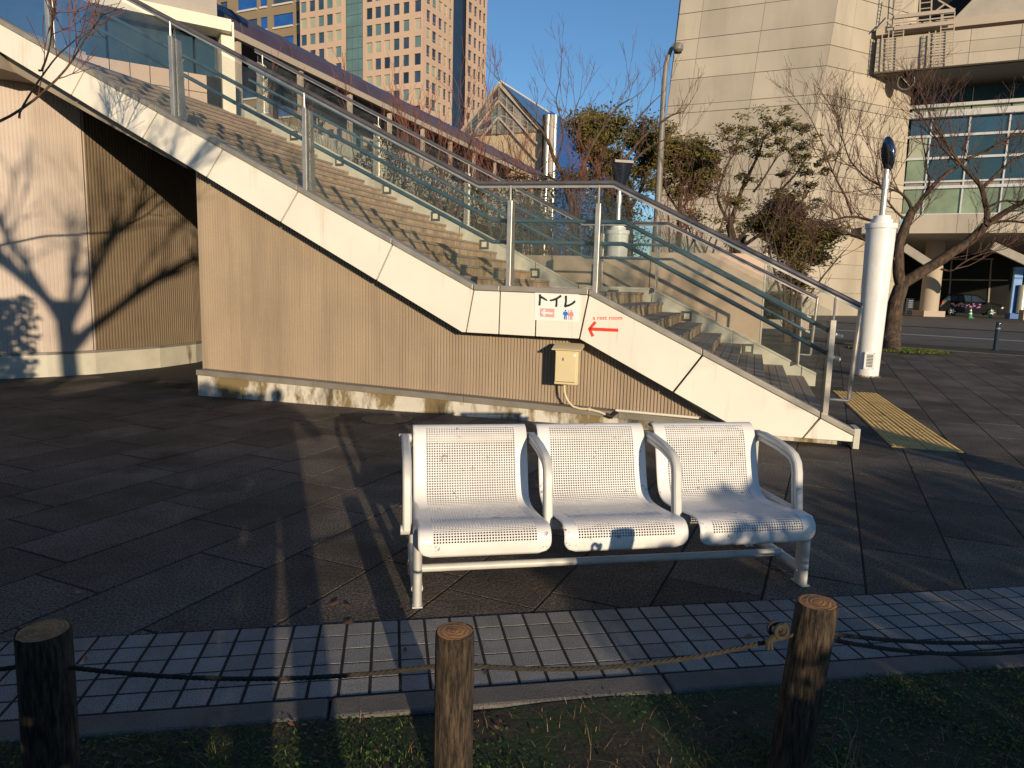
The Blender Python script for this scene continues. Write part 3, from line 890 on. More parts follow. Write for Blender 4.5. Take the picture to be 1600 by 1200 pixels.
for k in range(1, 9):                            # lower flight
    s, z = 4.53 + GOL * k, 1.354 - RISE * k
    for j in range(3):
        plank(s - GOL + .004 + j * GOL / 3, s - GOL - .004 + (j + 1) * GOL / 3 + (.018 if j == 2 else 0), z)
    riser(s, z - RISE + .001, z - .036, ris)
    a0, a1 = across(s - GOL - .3, 0); b0, b1 = across(s - .022, 0)
    core.hexa([a0, b0, b1, a1] + [q + Z * (z - .036) for q in (a0, b0, b1, a1)])
riser(4.53, 1.354 - RISE, 1.354 - .036, ris)
for j in range(15):                              # landing
    a = 2.975 + j * (4.53 - 2.975) / 15
    plank(a + .003, a + (4.53 - 2.975) / 15 - .003 + (.018 if j == 14 else 0), 1.354)
for k in range(1, 20):                           # upper flight
    s, z = 2.975 - GOU * (k - 1), 1.354 + RISE * k
    riser(s, z - RISE, z - .036, ris)
    plank(s - GOU, s + .016, z)
    a0, a1 = across(s - GOU - .03, 0); b0, b1 = across(s - .022, 0)
    core.hexa([q + Z * (z - .20) for q in (a0, b0, b1, a1)] + [q + Z * (z - .036) for q in (a0, b0, b1, a1)])
stuff(ris.build('riser_tiles', MT['riser'], stair))
core.build('step_core', MT['joint'], stair)
TOPS, TOPZ = 2.975 - GOU * 19, 1.354 + RISE * 19
# far stringer: panels with capping and step lights
FS = .31
def fcap(s): return capz(s - FS) + .035
seams = [-2.45, -1.18, .25, 1.70, 3.05, 3.786, 4.978, 6.25, 7.30, 7.52]
for a, b in zip(seams[:-1], seams[1:]):
    a_, b_ = a + .006, b - .006
    zb = lambda s: max(-.02, capz(s - FS) - .55)
    m = MB(); m.prism([ST(a_, W2, zb(a_)), ST(b_, W2, zb(b_)), ST(b_, W2, fcap(b_) - .03), ST(a_, W2, fcap(a_) - .03)], NW * .14)
    m.build('far_stringer', MT['stringer'], stair, bevel=.004)
    m = MB(); p = [ST(a_, W2 - .015, fcap(a_) - .028), ST(b_, W2 - .015, fcap(b_) - .028), ST(b_, W2 + .16, fcap(b_) - .028), ST(a_, W2 + .16, fcap(a_) - .028)]
    m.hexa(p + [q + Z * .028 for q in p]); m.build('far_coping', MT['stringer'], stair)
lm = MB(); lm.box((0, -.012, 0), (.155, .024, .155)); lights_me = lm.mesh('step_light', MT['bronze'])
ll = MB(); ll.box((0, -.022, 0), (.085, .01, .085)); lens_me = ll.mesh('lens', MT['gold'])
ang = atan2(DW.y, DW.x)
for px, py in ((460, 212), (531, 252), (605, 296), (681, 338), (757, 382), (836, 427), (959, 460), (1073, 494), (1169, 545)):
    o = inst('step_light', lights_me, onp(px, py, ST(0, W2 - .002, 0), NW), stair, ang)
    inst('lens', lens_me, (0, -.006, 0), o)

# ------------------------------------------------------------------ railings
def railing(w, ds, side, label, posts, s_end, up_to, zoff=0.0):
    """w: offset of the plane, side: +1 when the walking side is towards +NW"""
    r = thing('railing', label, 'railing', 'stair railings')
    def RP(s, dw, z): return ST(s + ds, w + dw * side, z + zoff)
    cz = capz
    RH = 1.013
    def line(h, s0, s1, kr=0.0):
        pts = [s0] + [q for q in (3.50, 4.86) if s0 < q < s1] + [s1]
        out = []
        for q in pts:
            if q <= 3.5: z = 1.405 + .4975 * (3.5 - q)
            elif q <= 4.86: z = 1.405 - .006 * (q - 3.5)
            else: z = 1.397 - .4845 * (q - 4.86)
            out.append((q, z + h))
        return out
    for s in posts:
        zb = cz(s) - (.02 if s < 6.8 else .0)
        m = MB(); m.box(RP(s, 0, zb + .43), (.048, .016, .88), (DW, NW, Z))
        p = m.build('post', MT['steel'], r, bevel=.003)
        f = MB(); f.prism([RP(s - .009, .009, zb), RP(s - .009, .21, zb - .02), RP(s - .009, .165, zb + .86), RP(s - .009, .009, zb + .86)], DW * .018)
        f.build('fin', MT['steel'], p)
        zt = [z for q, z in line(RH, -7, 9) if 0] or None
        hh = (1.405 + .4975 * (3.5 - s) if s <= 3.5 else 1.40 if s <= 4.86 else 1.397 - .4845 * (s - 4.86)) + RH
        t = MB(); t.tube([RP(s, .008, zb + .8), RP(s, .008, hh)], .011, 8); t.build('spindle', MT['steel'], p, smooth=True)
    pts = [RP(s, .008, z) for s, z in line(RH, up_to, s_end)]
    e = pts[-1]; low = RP(s_end - .03, .008, .435)
    m = MB(); m.tube(pts, .024, 12); m.build('top_rail', MT['rail'], r, smooth=True)
    m = MB()
    for a, b in zip(pts[:-1], pts[1:]): m.bar(a - Z * .034, b - Z * .034, .016, .022)
    m.build('rail_channel', MT['steel'], r)
    m = MB(); m.tube([e, e + (low - e) * .98, low, RP(6.95, .008, .44)], [.022, .020, .016, .011], 10)
    m.build('end_loop', MT['steel'], r, smooth=True)
    for h, lab in ((.663, 'upper'), (.447, 'lower')):
        l = line(h, up_to, 6.99)
        l = [(q + (.10 if i in (1, 2) and len(l) > 3 else 0), z) for i, (q, z) in enumerate(l)]
        m = MB(); m.tube([RP(s, .20, z) for s, z in l] , .0215, 12); m.build('handrail', MT['teal'], r, smooth=True)
        s, z = l[-1]; 
        m = MB(); m.tube([RP(s - .01, .20, z + .005), RP(s + .05, .20, z - .022)], .022, 12)
        m.build('end_cap', MT['metalw'], r, smooth=True)
    for s in posts:
        for h in (.663, .447):
            zz = (1.405 + .4975 * (3.5 - s) if s <= 3.5 else 1.40 if s <= 4.86 else 1.397 - .4845 * (s - 4.86)) + h
            m = MB(); m.tube([RP(s, .10, zz - .06), RP(s, .17, zz - .055), RP(s, .20, zz - .02)], .009, 6); m.build('bracket', MT['metalw'], r)
    allp = [up_to + .05] + list(posts)
    for a, b in zip(allp[:-1], allp[1:]):
        sg = [a + .02] + [q for q in (3.476, 4.668) if a + .05 < q < b - .05] + [b - .02]
        bot = [RP(q, .03, cz(q) + .015) for q in sg]
        top = [RP(q, .03, cz(q) + RH - .07) for q in sg]
        m = MB(); m.prism(bot + top[::-1], NW * .010 * side)
        m.build('glass_panel', MT['glass'], r)
    return r
NP = [-3.5, -1.83, -.14, 1.52, 3.83, 4.72, 6.92]
railing(-.075, 0, 1, 'near stair railing with steel posts, glass and teal handrails above the cream panels', NP, 7.14, -5.2)
railing(W2 + .07, .31, -1, 'far stair railing seen beyond the steps, with steel posts and teal handrails', [-2.4] + NP[2:], 7.14, -2.55, .035)

# upper landing
m = MB()
c0, c1 = across(TOPS, TOPZ); 
m.hexa([ST(-14, FW, TOPZ - .4), ST(TOPS + .3, FW, TOPZ - .4), ST(TOPS + .6, 8, TOPZ - .4), ST(-14, 8, TOPZ - .4),
        ST(-14, FW, TOPZ), ST(TOPS, FW, TOPZ), ST(TOPS + .6, 8, TOPZ), ST(-14, 8, TOPZ)])
dk = m.build('upper_deck', MT['soffit']); tag(dk, 'concrete deck at the top of the staircase, upper left', 'deck')

# ------------------------------------------------------------------ restroom sign, lettering, cabinet, pipes
def SP(s, z, off=0.0): return ST(s, FW - off, z)
def stroke(mb, pts, wd, off, th=.0015, SPf=SP):
    """flat brush stroke lying on the panel face"""
    n = len(pts); L = []; Rr = []
    for i, (s, z) in enumerate(pts):
        a = Vector(pts[max(i - 1, 0)]); b = Vector(pts[min(i + 1, n - 1)]); d = (b - a).normalized(); nr = Vector((-d.y, d.x))
        w = wd[i] if isinstance(wd, (list, tuple)) else wd
        L.append((s + nr.x * w / 2, z + nr.y * w / 2)); Rr.append((s - nr.x * w / 2, z - nr.y * w / 2))
    for i in range(n - 1):
        q = [L[i], L[i + 1], Rr[i + 1], Rr[i]]
        mb.prism([SPf(a, b, off) for a, b in q], -NW * th)
sg = thing('restroom_sign', 'white paper sign reading トイレ with a pink arrow and restroom figures', 'sign')
c = [onp(px, py, ST(0, FW - .004, 0), NW) for px, py in ((836, 456.5), (905, 458), (904, 503.5), (834.5, 500))]
m = MB(); m.prism([p for p in c], NW * .0035); m.build('sheet', MT['paper'], sg)
TL_, TR_, BR_, BL_ = c
def SG(u, v, off=0.0):      # u right, v down in 0..1 on the sheet
    p = (TL_ * (1 - u) + TR_ * u) * (1 - v) + (BL_ * (1 - u) + BR_ * u) * v
    return p - NW * (.0008 + off)
def sgs(mb, pts, wd, off=0.0):
    W_, H_ = (TR_ - TL_).length, (BL_ - TL_).length
    n = len(pts); L = []; Rr = []
    for i, (u, v) in enumerate(pts):
        a = Vector((pts[max(i - 1, 0)][0] * W_, pts[max(i - 1, 0)][1] * H_)); b = Vector((pts[min(i + 1, n - 1)][0] * W_, pts[min(i + 1, n - 1)][1] * H_))
        d = (b - a).normalized(); w = (wd[i] if isinstance(wd, (list, tuple)) else wd)
        L.append((u - d.y * w / 2, v + d.x * w / 2 * W_ / H_)); Rr.append((u + d.y * w / 2, v - d.x * w / 2 * W_ / H_))
    for i in range(n - 1):
        mb.prism([SG(*q, off) for q in (L[i], L[i + 1], Rr[i + 1], Rr[i])], -NW * .0012)
def sgpoly(mb, pts, off=0.0): mb.prism([SG(*q, off) for q in pts], -NW * .0012)
def sgdisc(mb, u, v, r, n=14):
    W_, H_ = (TR_ - TL_).length, (BL_ - TL_).length
    sgpoly(mb, [(u + r * cos(2 * pi * k / n), v + r * W_ / H_ * sin(2 * pi * k / n)) for k in range(n)])
m = MB()
sgs(m, [(.115, .07), (.12, .25), (.112, .47)], [.052, .046, .05])
sgs(m, [(.14, .16), (.21, .22), (.285, .285)], [.05, .045, .03])
sgs(m, [(.60, .10), (.52, .19), (.42, .26), (.345, .285)], [.05, .045, .045, .035])
sgs(m, [(.495, .22), (.50, .36), (.492, .50)], [.048, .044, .05])
sgs(m, [(.705, .10), (.71, .30), (.69, .485)], [.05, .045, .05])
sgs(m, [(.68, .47), (.78, .43), (.86, .36), (.915, .275)], [.055, .045, .045, .05])
m.build('lettering', MT['ink'], sg)
m = MB(); sgpoly(m, [(.13, .57), (.455, .565), (.455, .875), (.13, .86)]); m.build('arrow_field', MT['pinkink'], sg)
m = MB()
sgs(m, [(.18, .715), (.42, .735)], .045, .0013)
sgs(m, [(.245, .62), (.175, .715), (.245, .82)], .042, .0013)
m.build('arrow', MT['paper'], sg)
m = MB(); sgdisc(m, .705, .615, .020); sgpoly(m, [(.665, .655), (.745, .655), (.735, .80), (.675, .80)])
sgs(m, [(.672, .66), (.650, .77)], .020); sgs(m, [(.738, .66), (.758, .77)], .020)
sgs(m, [(.688, .80), (.684, .93)], .026); sgs(m, [(.722, .80), (.726, .93)], .026)
m.build('man_figure', MT['blueink'], sg)
m = MB(); sgs(m, [(.770, .60), (.772, .93)], .007); m.build('divider', MT['ink'], sg)
m = MB(); sgdisc(m, .835, .615, .020); sgpoly(m, [(.81, .655), (.86, .655), (.885, .80), (.785, .80)])
sgs(m, [(.81, .66), (.785, .76)], .018); sgs(m, [(.86, .66), (.885, .76)], .018)
sgs(m, [(.820, .80), (.818, .93)], .022); sgs(m, [(.850, .80), (.853, .93)], .022)
m.build('woman_figure', MT['rose'], sg)

def p2s(px, py):
    q = onp(px, py, ST(0, FW, 0), NW) - A0; return (q.dot(DW), q.z)
# red arrow and letters taped/painted on the slanting panel
ar = thing('painted_arrow', 'red arrow pointing left on the slanting cream panel', 'arrow')
m = MB()
stroke(m, [p2s(921, 514), p2s(966, 516)], .032, .0012)
stroke(m, [p2s(930.5, 503), p2s(921, 514), p2s(926.5, 525.5)], .030, .0012)
m.build('arrow_mark', MT['red'], ar)
cu = bpy.data.curves.new('lettering', 'FONT'); cu.body = 'a rest room'; cu.size = .062; cu.extrude = .0008; cu.offset = .0004; cu.space_character = 1.05
tob = bpy.data.objects.new('tmp', cu); COL.objects.link(tob)
bpy.context.view_layer.update()
me = bpy.data.meshes.new_from_object(tob.evaluated_get(bpy.context.evaluated_depsgraph_get()))
bpy.data.objects.remove(tob)
me.materials.clear(); me.materials.append(MT['red'])
xs = [v.co.x for v in me.vertices]; wid = max(xs) - min(xs)
a_, b_ = onp(926, 499.5, ST(0, FW - .0015, 0), NW), onp(972, 499.5, ST(0, FW - .0015, 0), NW)
k = (b_ - a_).length / wid
X = (b_ - a_).normalized(); Yv = -X.cross(-NW) if False else (-NW).cross(X)
o = bpy.data.objects.new('lettering', me); COL.objects.link(o)
o.matrix_world = Matrix((( X.x * k, Yv.x * k, -NW.x, a_.x), (X.y * k, Yv.y * k, -NW.y, a_.y), (X.z * k, Yv.z * k, -NW.z, a_.z), (0, 0, 0, 1)))
tag(o, 'small red words a rest room lettered above the red arrow', 'lettering')

# cabinet on the ribbed wall
cb = thing('electric_cabinet', 'cream metal cabinet with sloping hood fixed to the ribbed wall', 'cabinet')
cs0, cs1 = 4.365, 4.60; cz0, cz1 = .435, .775
def CB(s, w, z): return ST(s, w, z)
m = MB(); m.box(CB((cs0 + cs1) / 2, -.092, (cz0 + cz1) / 2), (cs1 - cs0, .155, cz1 - cz0), (DW, NW, Z)); m.build('body', MT['box'], cb, bevel=.004)
m = MB(); m.box(CB((cs0 + cs1) / 2 - .006, -.174, (cz0 + cz1) / 2 + .008), (cs1 - cs0 - .026, .010, cz1 - cz0 - .04), (DW, NW, Z)); dr = m.build('door', MT['box'], cb, bevel=.003)
m = MB(); m.box(CB(4.45, -.181, .69), (.016, .006, .03), (DW, NW, Z)); m.build('handle', MT['steel'], dr)
m = MB(); m.box(CB(4.565, -.1795, .735), (.022, .002, .026), (DW, NW, Z)); m.build('sticker', MT['paper'], dr)
m = MB(); m.box(CB(4.48, -.1795, .462), (.19, .002, .005), (DW, NW, Z)); m.build('label_strip', MT['bronze'], dr)
h0 = [CB(cs0 - .03, -.215, .782), CB(cs1 + .03, -.215, .782), CB(cs1 + .03, -.01, .806), CB(cs0 - .03, -.01, .806)]
m = MB(); m.hexa(h0 + [h0[0] + Z * .008, h0[1] + Z * .008, h0[2] + Z * .035, h0[3] + Z * .035]); m.build('hood', MT['box'], cb)
for z in (.52, .71):
    m = MB(); m.tube([CB(cs1 + .004, -.15, z - .02), CB(cs1 + .004, -.15, z + .02)], .006, 8); m.build('hinge', MT['steel'], cb)
cd = thing('conduit', 'cream conduit curving from the cabinet down to the white pipe', 'pipe')
pp = [(4.444, .44), (4.445, .34), (4.455, .285), (4.485, .235), (4.535, .198), (4.61, .182), (4.70, .176)]
pp = [onp(px, py, ST(0, -.05, 0), NW) for px, py in ((881.5, 598), (882, 612), (884.5, 621), (889, 629), (896, 635.5), (906, 638.5), (921, 639.5), (936, 643.5), (950, 649))]
m = MB(); m.tube(pp, .0125, 10); m.build('tube', MT['conduit'], cd, smooth=True)
m = MB(); m.tube([pp[6] + DW * -.012, pp[6] + DW * .014], .019, 10); m.build('coupling', MT['conduit'], cd, smooth=True)
m = MB(); m.tube([pp[-1] + DW * -.02 + Z * .006, pp[-1] + DW * .05 - Z * .016], .022, 10); m.tube([pp[-1] + DW * .03 - Z * .01, pp[-1] + DW * .09 + Z * .045], .02, 8); m.build('boot', MT['black'], cd, smooth=True)
wp = [onp(px, py, ST(0, -.05, 0), NW) for px, py in ((962, 641), (1092, 653))]
m = MB(); m.tube(wp, .014, 10); tag(m.build('white_pipe', MT['pipew'], smooth=True), 'straight white pipe running along the foot of the ribbed wall', 'pipe')

# ------------------------------------------------------------------ rounded wall at the left
lw = thing('rounded_wall', 'rounded grooved wall with a pale base under the stairs, at the left', 'wall')
kn = [Vector((-16, 3.2, 0)), Vector((-9.4, 7.45, 0)), gnd(0, 592), gnd(75, 589), gnd(150, 584), gnd(250, 574), gnd(306, 566), Vector((-5.3, 13.0, 0)), Vector((-5.9, 15.5, 0))]
def arc(kn, step):
    pts = []
    for i in range(len(kn) - 1):
        L = (kn[i + 1] - kn[i]).length; n = max(1, round(L / step))
        for k in range(n): pts.append(kn[i].lerp(kn[i + 1], k / n))
    pts.append(kn[-1]); return pts
def outn(a, b):
    d = (b - a).normalized(); return Vector((d.y, -d.x, 0))
corner = 4                                       # knot where the flat face turns the corner
def ribs(pts, step, w0, dp, mat, nm):
    m = MB(); path = arc(pts, step); vs = []
    for i, p in enumerate(path):
        nrm = outn(path[max(i - 1, 0)], path[min(i + 1, len(path) - 1)]); tdir = Vector((-nrm.y, nrm.x, 0))
        for dt, w in ((-.45 * step, 0), (.45 * step - 2 * w0, 0), (.45 * step - 1.6 * w0, -dp), (.45 * step - .3 * w0, -dp)):
            q = p + tdir * dt + nrm * w; s_, w_ = ST_inv(q); zt = 3.82
            if w_ > -.15: zt = max(.5, min(3.82, sof(s_ - SKEW * max(0, w_)) + .06))
            vs.append((q.x, q.y, .34)); vs.append((q.x, q.y, zt))
    n = len(vs) // 2
    m.add(vs, [(2 * i, 2 * i + 2, 2 * i + 3, 2 * i + 1) for i in range(n - 1)])
    m.build(nm, mat, lw)
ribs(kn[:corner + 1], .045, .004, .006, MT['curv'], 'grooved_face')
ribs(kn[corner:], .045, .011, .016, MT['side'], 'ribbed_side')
kk = arc(kn, .25)
m = MB(); vs = []
for i, p in enumerate(kk):
    nrm = outn(kk[max(i - 1, 0)], kk[min(i + 1, len(kk) - 1)])
    for w, z in ((.012, -.03), (.012, .30), (-.05, .30), (.02, .302), (.02, .338), (-.05, .338)):
        q = p + nrm * w; vs.append((q.x, q.y, z))
fb = []; ft = []
for i in range(len(kk) - 1):
    a, b = 6 * i, 6 * (i + 1)
    fb += [(a, b, b + 1, a + 1), (a + 1, b + 1, b + 2, a + 2)]
    ft += [(a + 3, b + 3, b + 4, a + 4), (a + 4, b + 4, b + 5, a + 5), (a + 2, b + 2, b + 3, a + 3)]
m.add(vs, fb); m.build('base_course', MT['base'], lw)
m = MB(); m.add(vs, ft); m.build('sill_band', MT['flash'], lw)

# pink wall beyond the stairs
pw = thing('pink_wall', 'smooth pink rendered wall standing beyond the stairs', 'wall')
m = MB(); m.box(ST((4.80 + 6.80) / 2, 6.4, 1.03), (2.0, .2, 2.11), (DW, NW, Z)); m.build('right_panel', MT['pink'], pw, bevel=.008)
m = MB(); m.box(ST((4.788 + 1.2) / 2, 6.4, .99), (4.788 - 1.2, .18, 2.02), (DW, NW, Z)); m.build('left_panel', MT['pink'], pw, bevel=.008)
m = MB(); m.box(ST(6.82, 6.4, 1.035), (.03, .215, 2.13), (DW, NW, Z)); m.build('edge_trim', MT['sill'], pw)
# ================================================================== LAMP PILLARS, STREET FURNITURE
def pillar_lamp(loc, label, head_rz, vent=True):
    r = thing('pillar_lamp', label, 'lamp', 'white pillar lamps')
    r.location = loc
    m = MB(); m.lathe((0, 0, 0), [(.186, -.02), (.186, 0), (.232, 2.52), (.250, 2.53), (.252, 2.60), (.246, 2.612)], 36)
    m.build('pillar', MT['white'], r, smooth=True)
    m = MB(); m.lathe((0, 0, 0), [(.17, 2.605), (.17, 2.68), (.135, 2.682), (.135, 2.74), (.06, 2.742)], 28)
    m.build('collar', MT['white'], r, smooth=True)
    m = MB(); m.lathe((0, 0, 0), [(.052, 2.73), (.050, 3.18), (.062, 3.182), (.062, 3.34), (.042, 3.342), (.042, 3.55)], 18)
    m.build('pole', MT['metalw'], r, smooth=True)
    # curved reflector head: a wide tapering dish on the pole
    hd = bpy.data.objects.new('lamp_head', None); COL.objects.link(hd); hd.parent = r; hd.location = (0, 0, 3.50); hd.rotation_euler = (0, 0, head_rz)
    if vent:          # glossy oval mirror head seen nearly edge on
        ax_ = (Vector((.145, 0, 0)), Vector((0, .075, .02)), Vector((0, -.05, .28)))
        m = MB(); m.lathe((0, .0, .26), [(.02, -.99), (.45, -.9), (.78, -.62), (.97, -.25), (1.0, .1), (.92, .42), (.7, .75), (.35, .95), (.02, 1.0)], 22, ax_)
        m.build('reflector', MT['mirror'], hd, smooth=True)
        m = MB(); m.lathe((0, -.055, .24), [(.02, -.99), (.5, -.86), (.86, -.5), (1.0, 0), (.86, .5), (.5, .86), (.02, .99)], 18, (Vector((.105, 0, 0)), Vector((0, .03, .01)), Vector((0, -.04, .21))))
        m.build('dark_lens', MT['black'], hd, smooth=True)
    m = MB(); rows, cl = 10, 10; vs = []
    for sgn in (0, .018):
        for j in range(rows + 1):
            t = j / rows; wd = .11 + .14 * t
            for i in range(cl + 1):
                u = (i / cl - .5) * 2
                vs.append((u * wd, -.10 - .10 * t + .10 * u * u + sgn + .16 * (t - .2) * 0, t * .52))
    n = (rows + 1) * (cl + 1)
    fs = []
    for j in range(rows):
        for i in range(cl):
            a = j * (cl + 1) + i; fs.append((a, a + cl + 1, a + cl + 2, a + 1)); fs.append((n + a, n + a + 1, n + a + cl + 2, n + a + cl + 1))
    for j in range(rows):
        for i in (0, cl):
            a = j * (cl + 1) + i; fs.append((a, a + n, a + n + cl + 1, a + cl + 1))
    m.add(vs, fs)
    if not vent: m.build('reflector', MT['mirror'], hd, smooth=True)
    m = MB(); m.lathe((0, .02, .0), [(.05, 0), (.075, .03), (.075, .16), (.05, .2), (.01, .21)], 16); m.build('lamp_housing', MT['black'], hd, smooth=True)
    if not vent:
        m = MB(); m.box((0, -.20, .49), (.40, .02, .05)); m.build('top_lip', MT['grey'], hd)
    if vent:
        a0 = atan2(-loc[1], -loc[0]) + .12
        rad = Vector((cos(a0), sin(a0), 0)); tg = Vector((-sin(a0), cos(a0), 0))
        def V(u, o, z): return rad * (.196 + (z - .3) * .018 + o) + tg * u + Z * z
        m = MB(); m.box(V(0, -.004, .29), (.17, .016, .30), (tg, rad, Z)); pl = m.build('vent_plate', MT['white'], r, bevel=.003)
        for k in range(9):
            m = MB(); m.box(V(.0, .0055, .19 + k * .025), (.10, .004, .014), (tg, rad, Z)); m.build('vent_slot', MT['black'], pl)
        for u in (-.068, .068):
            for z in (.16, .42):
                m = MB(); m.box(V(u, .006, z), (.012, .006, .012), (tg, rad, Z)); m.build('bolt', MT['steel'], pl)
    return r
pillar_lamp(gnd(1354, 588), 'tall white pillar lamp with a vent grille, right of the stair foot', -1.45)
pillar_lamp(tuple(at(960, 470, 15.0).xy) + (0,), 'white pillar lamp seen over the pink wall beyond the stairs', .2, False)
m = MB(); q_ = gnd(1354, 588)
for i in range(260):
    a = rnd.uniform(0, 6.283); b = q_ + Vector((cos(a), sin(a), 0)) * rnd.uniform(.18, .235); hh = rnd.uniform(.01, .05); sd = Vector((-sin(a), cos(a), 0)) * .006
    m.add([b - sd, b + sd, b + Z * hh + Vector((rnd.uniform(-.02, .02), rnd.uniform(-.02, .02), 0))], [(0, 1, 2)])
stuff(m.build('weeds', MT['straw']))
b3 = at(1150, 480, 26); pillar_lamp((b3.x, b3.y, -.55), 'small far white pillar lamp among the shrubs behind the stair railing', .6, False)

sl = thing('street_lamp', 'tall grey street lamp with a bent arm against the concrete building', 'lamp')
Y = 23.0; q = at(1029, 300, Y)
pp = [Vector((q.x, Y, 0)), Vector((q.x, Y, 4)), at(1038, 130, Y), at(1041, 98, Y), at(1049, 76, Y), at(1056, 68, Y)]
m = MB(); m.tube(pp, [.13, .115, .085, .075, .06, .05], 12); m.build('pole', MT['flash'], sl, smooth=True)
h = at(1060, 70, Y - .3); m = MB(); m.lathe(h - Z * .10, [(.08, -.12), (.155, -.05), (.165, .05), (.12, .14), (.03, .17)], 18); m.build('lamp_head', MT['flash'], sl, smooth=True)
m = MB(); m.lathe(h - Z * .235, [(.02, 0), (.115, .0), (.115, .03)], 16); m.build('lens', MT['black'], sl)

bl = gnd(1555, 547)
bo = thing('bollard', 'dark slim bollard on the plaza edge at the far right', 'bollard'); bo.location = bl
m = MB(); m.lathe((0, 0, 0), [(.085, 0), (.085, .03), (.06, .035), (.06, .70), (.066, .705), (.066, .75), (.05, .785), (.01, .80)], 18)
m.build('shaft', MT['navy'], bo, smooth=True)
m = MB(); m.lathe((0, 0, 0), [(.0635, .58), (.0635, .62)], 18); m.build('band', MT['flash'], bo)

# ================================================================== ROAD
def strip_poly(name, d0, d1, z, mat, kind=True, l0=-70, l1=70):
    m = MB(); m.poly([ROAD_A + RD * l0 + RN * d0 + Z * z, ROAD_A + RD * l1 + RN * d0 + Z * z, ROAD_A + RD * l1 + RN * d1 + Z * z, ROAD_A + RD * l0 + RN * d1 + Z * z])
    return struct(m.build(name, mat))
kc_ = bpy.data.objects.new('road_kerb', None); COL.objects.link(kc_); struct(kc_)
for i in range(-12, 24):
    m = MB(); m.box(ROAD_A + RD * (i * 1.2) + RN * -.07 + Z * -.03, (1.185, .15, .085), (RD, RN, Z)); m.build('kerb_stone', MT['kerb'], kc_)
strip_poly('road', .02, 16.5, -.045, MT['asphalt'])
strip_poly('far_pavement', 16.5, 44, -.02, MT['ground'])
def dist_of(px, py): return (gnd(px, py) - ROAD_A).dot(RN)
d1 = dist_of(1403, 520)
strip_poly('road_line', d1, d1 + .32, -.041, MT['line'])
d2 = dist_of(1403, 506); strip_poly('road_line', d2, d2 + .5, -.041, MT['line'])
# mossy tree pit by the bare tree
m = MB(); tb = gnd(1394, 547)
pit = []
for k in range(22):
    a = 2 * pi * k / 22; rr = 1 + .15 * noise.noise(Vector((cos(a), sin(a), 5)))
    pit.append(tb + E2 * (cos(a) * 1.25 * rr + .1) + E1 * (sin(a) * .95 * rr) + Z * .006)
m.poly(pit); m.build('tree_pit', MT['soil'], plaza)
m = MB()
for i in range(4200):
    a = rnd.uniform(0, 6.283); rr = sqrt(rnd.random()); p = tb + E2 * (cos(a) * 1.2 * rr + .1) + E1 * (sin(a) * .9 * rr)
    a = rnd.uniform(0, 6.283); sd = Vector((cos(a), sin(a), 0)) * .02; m.add([p - sd, p + sd, p + Z * rnd.uniform(.02, .06) + sd.cross(Z)], [(0, 1, 2)])
stuff(m.build('moss_cover', MT['moss']))

# ================================================================== FAR BUILDINGS
E2L = -E2
def line_pt(px, py, P0, d):
    """point where the view through a pixel meets the vertical plane through P0 along d"""
    nrm = Vector((-d.y, d.x, 0)); return onp(px, py, P0, nrm)
def facade(parent, P0, d, L, z0, z1, opens, wall, recess=.25, win_mats=None, frame=None, out=None):
    """wall sheet with real openings, reveals and one window object each; opens: (u0,u1,v0,v1)"""
    nrm = out if out is not None else Vector((d.y, -d.x, 0))
    us = sorted({0, L} | {round(o[0], 3) for o in opens} | {round(o[1], 3) for o in opens})
    vs_ = sorted({z0, z1} | {round(o[2], 3) for o in opens} | {round(o[3], 3) for o in opens})
    op = [tuple(round(x, 3) for x in o[:4]) for o in opens]
    def P(u, v, w=0): return Vector((P0.x, P0.y, 0)) + d * u + Z * v + nrm * w
    m = MB()
    for i in range(len(us) - 1):
        um = (us[i] + us[i + 1]) / 2
        colo = [o for o in op if o[0] < um < o[1]]
        j = 0
        while j < len(vs_) - 1:
            vm = (vs_[j] + vs_[j + 1]) / 2
            if any(o[2] < vm < o[3] for o in colo): j += 1; continue
            k = j
            while k + 1 < len(vs_) - 1 and not any(o[2] < (vs_[k + 1] + vs_[k + 2]) / 2 < o[3] for o in colo): k += 1
            m.quad(P(us[i], vs_[j]), P(us[i + 1], vs_[j]), P(us[i + 1], vs_[k + 1]), P(us[i], vs_[k + 1])); j = k + 1
    for u0, u1, v0, v1 in op:
        a = [P(u0, v0), P(u1, v0), P(u1, v1), P(u0, v1)]; b = [q - nrm * recess for q in a]
        for k in range(4): m.quad(a[k], a[(k + 1) % 4], b[(k + 1) % 4], b[k])
    m.build('wall', wall, parent)
    cache = {}
    for idx, (u0, u1, v0, v1) in enumerate(op):
        mt = win_mats[rnd.choices(range(len(win_mats)), [o[1] for o in win_mats])[0]][0]
        key = (round(u1 - u0, 2), round(v1 - v0, 2), mt.name)
        if key not in cache:
            w, h = u1 - u0, v1 - v0; b = MB()
            b.quad(Vector((-w / 2, 0, 0)), Vector((w / 2, 0, 0)), Vector((w / 2, 0, h)), Vector((-w / 2, 0, h)))
            b.box((0, -.05, h * .26), (w, .08, .09)); b.box((0, -.05, .05), (w, .08, .1))
            me_ = b.mesh('window', [mt, frame or wall])
            for p in list(me_.polygons)[1:]: p.material_index = 1
            cache[key] = me_
        inst('window', cache[key], P((u0 + u1) / 2, v0, -recess + .02), parent, atan2(d.y, d.x))

WM = [(MT['win'], 4), (MT['blind'], 4), (MT['navy'], 2), (MT['aqua'], 2), (MT['curtain'], 2), (M('drawn_curtain', (.42, .38, .30), .4), 1)]
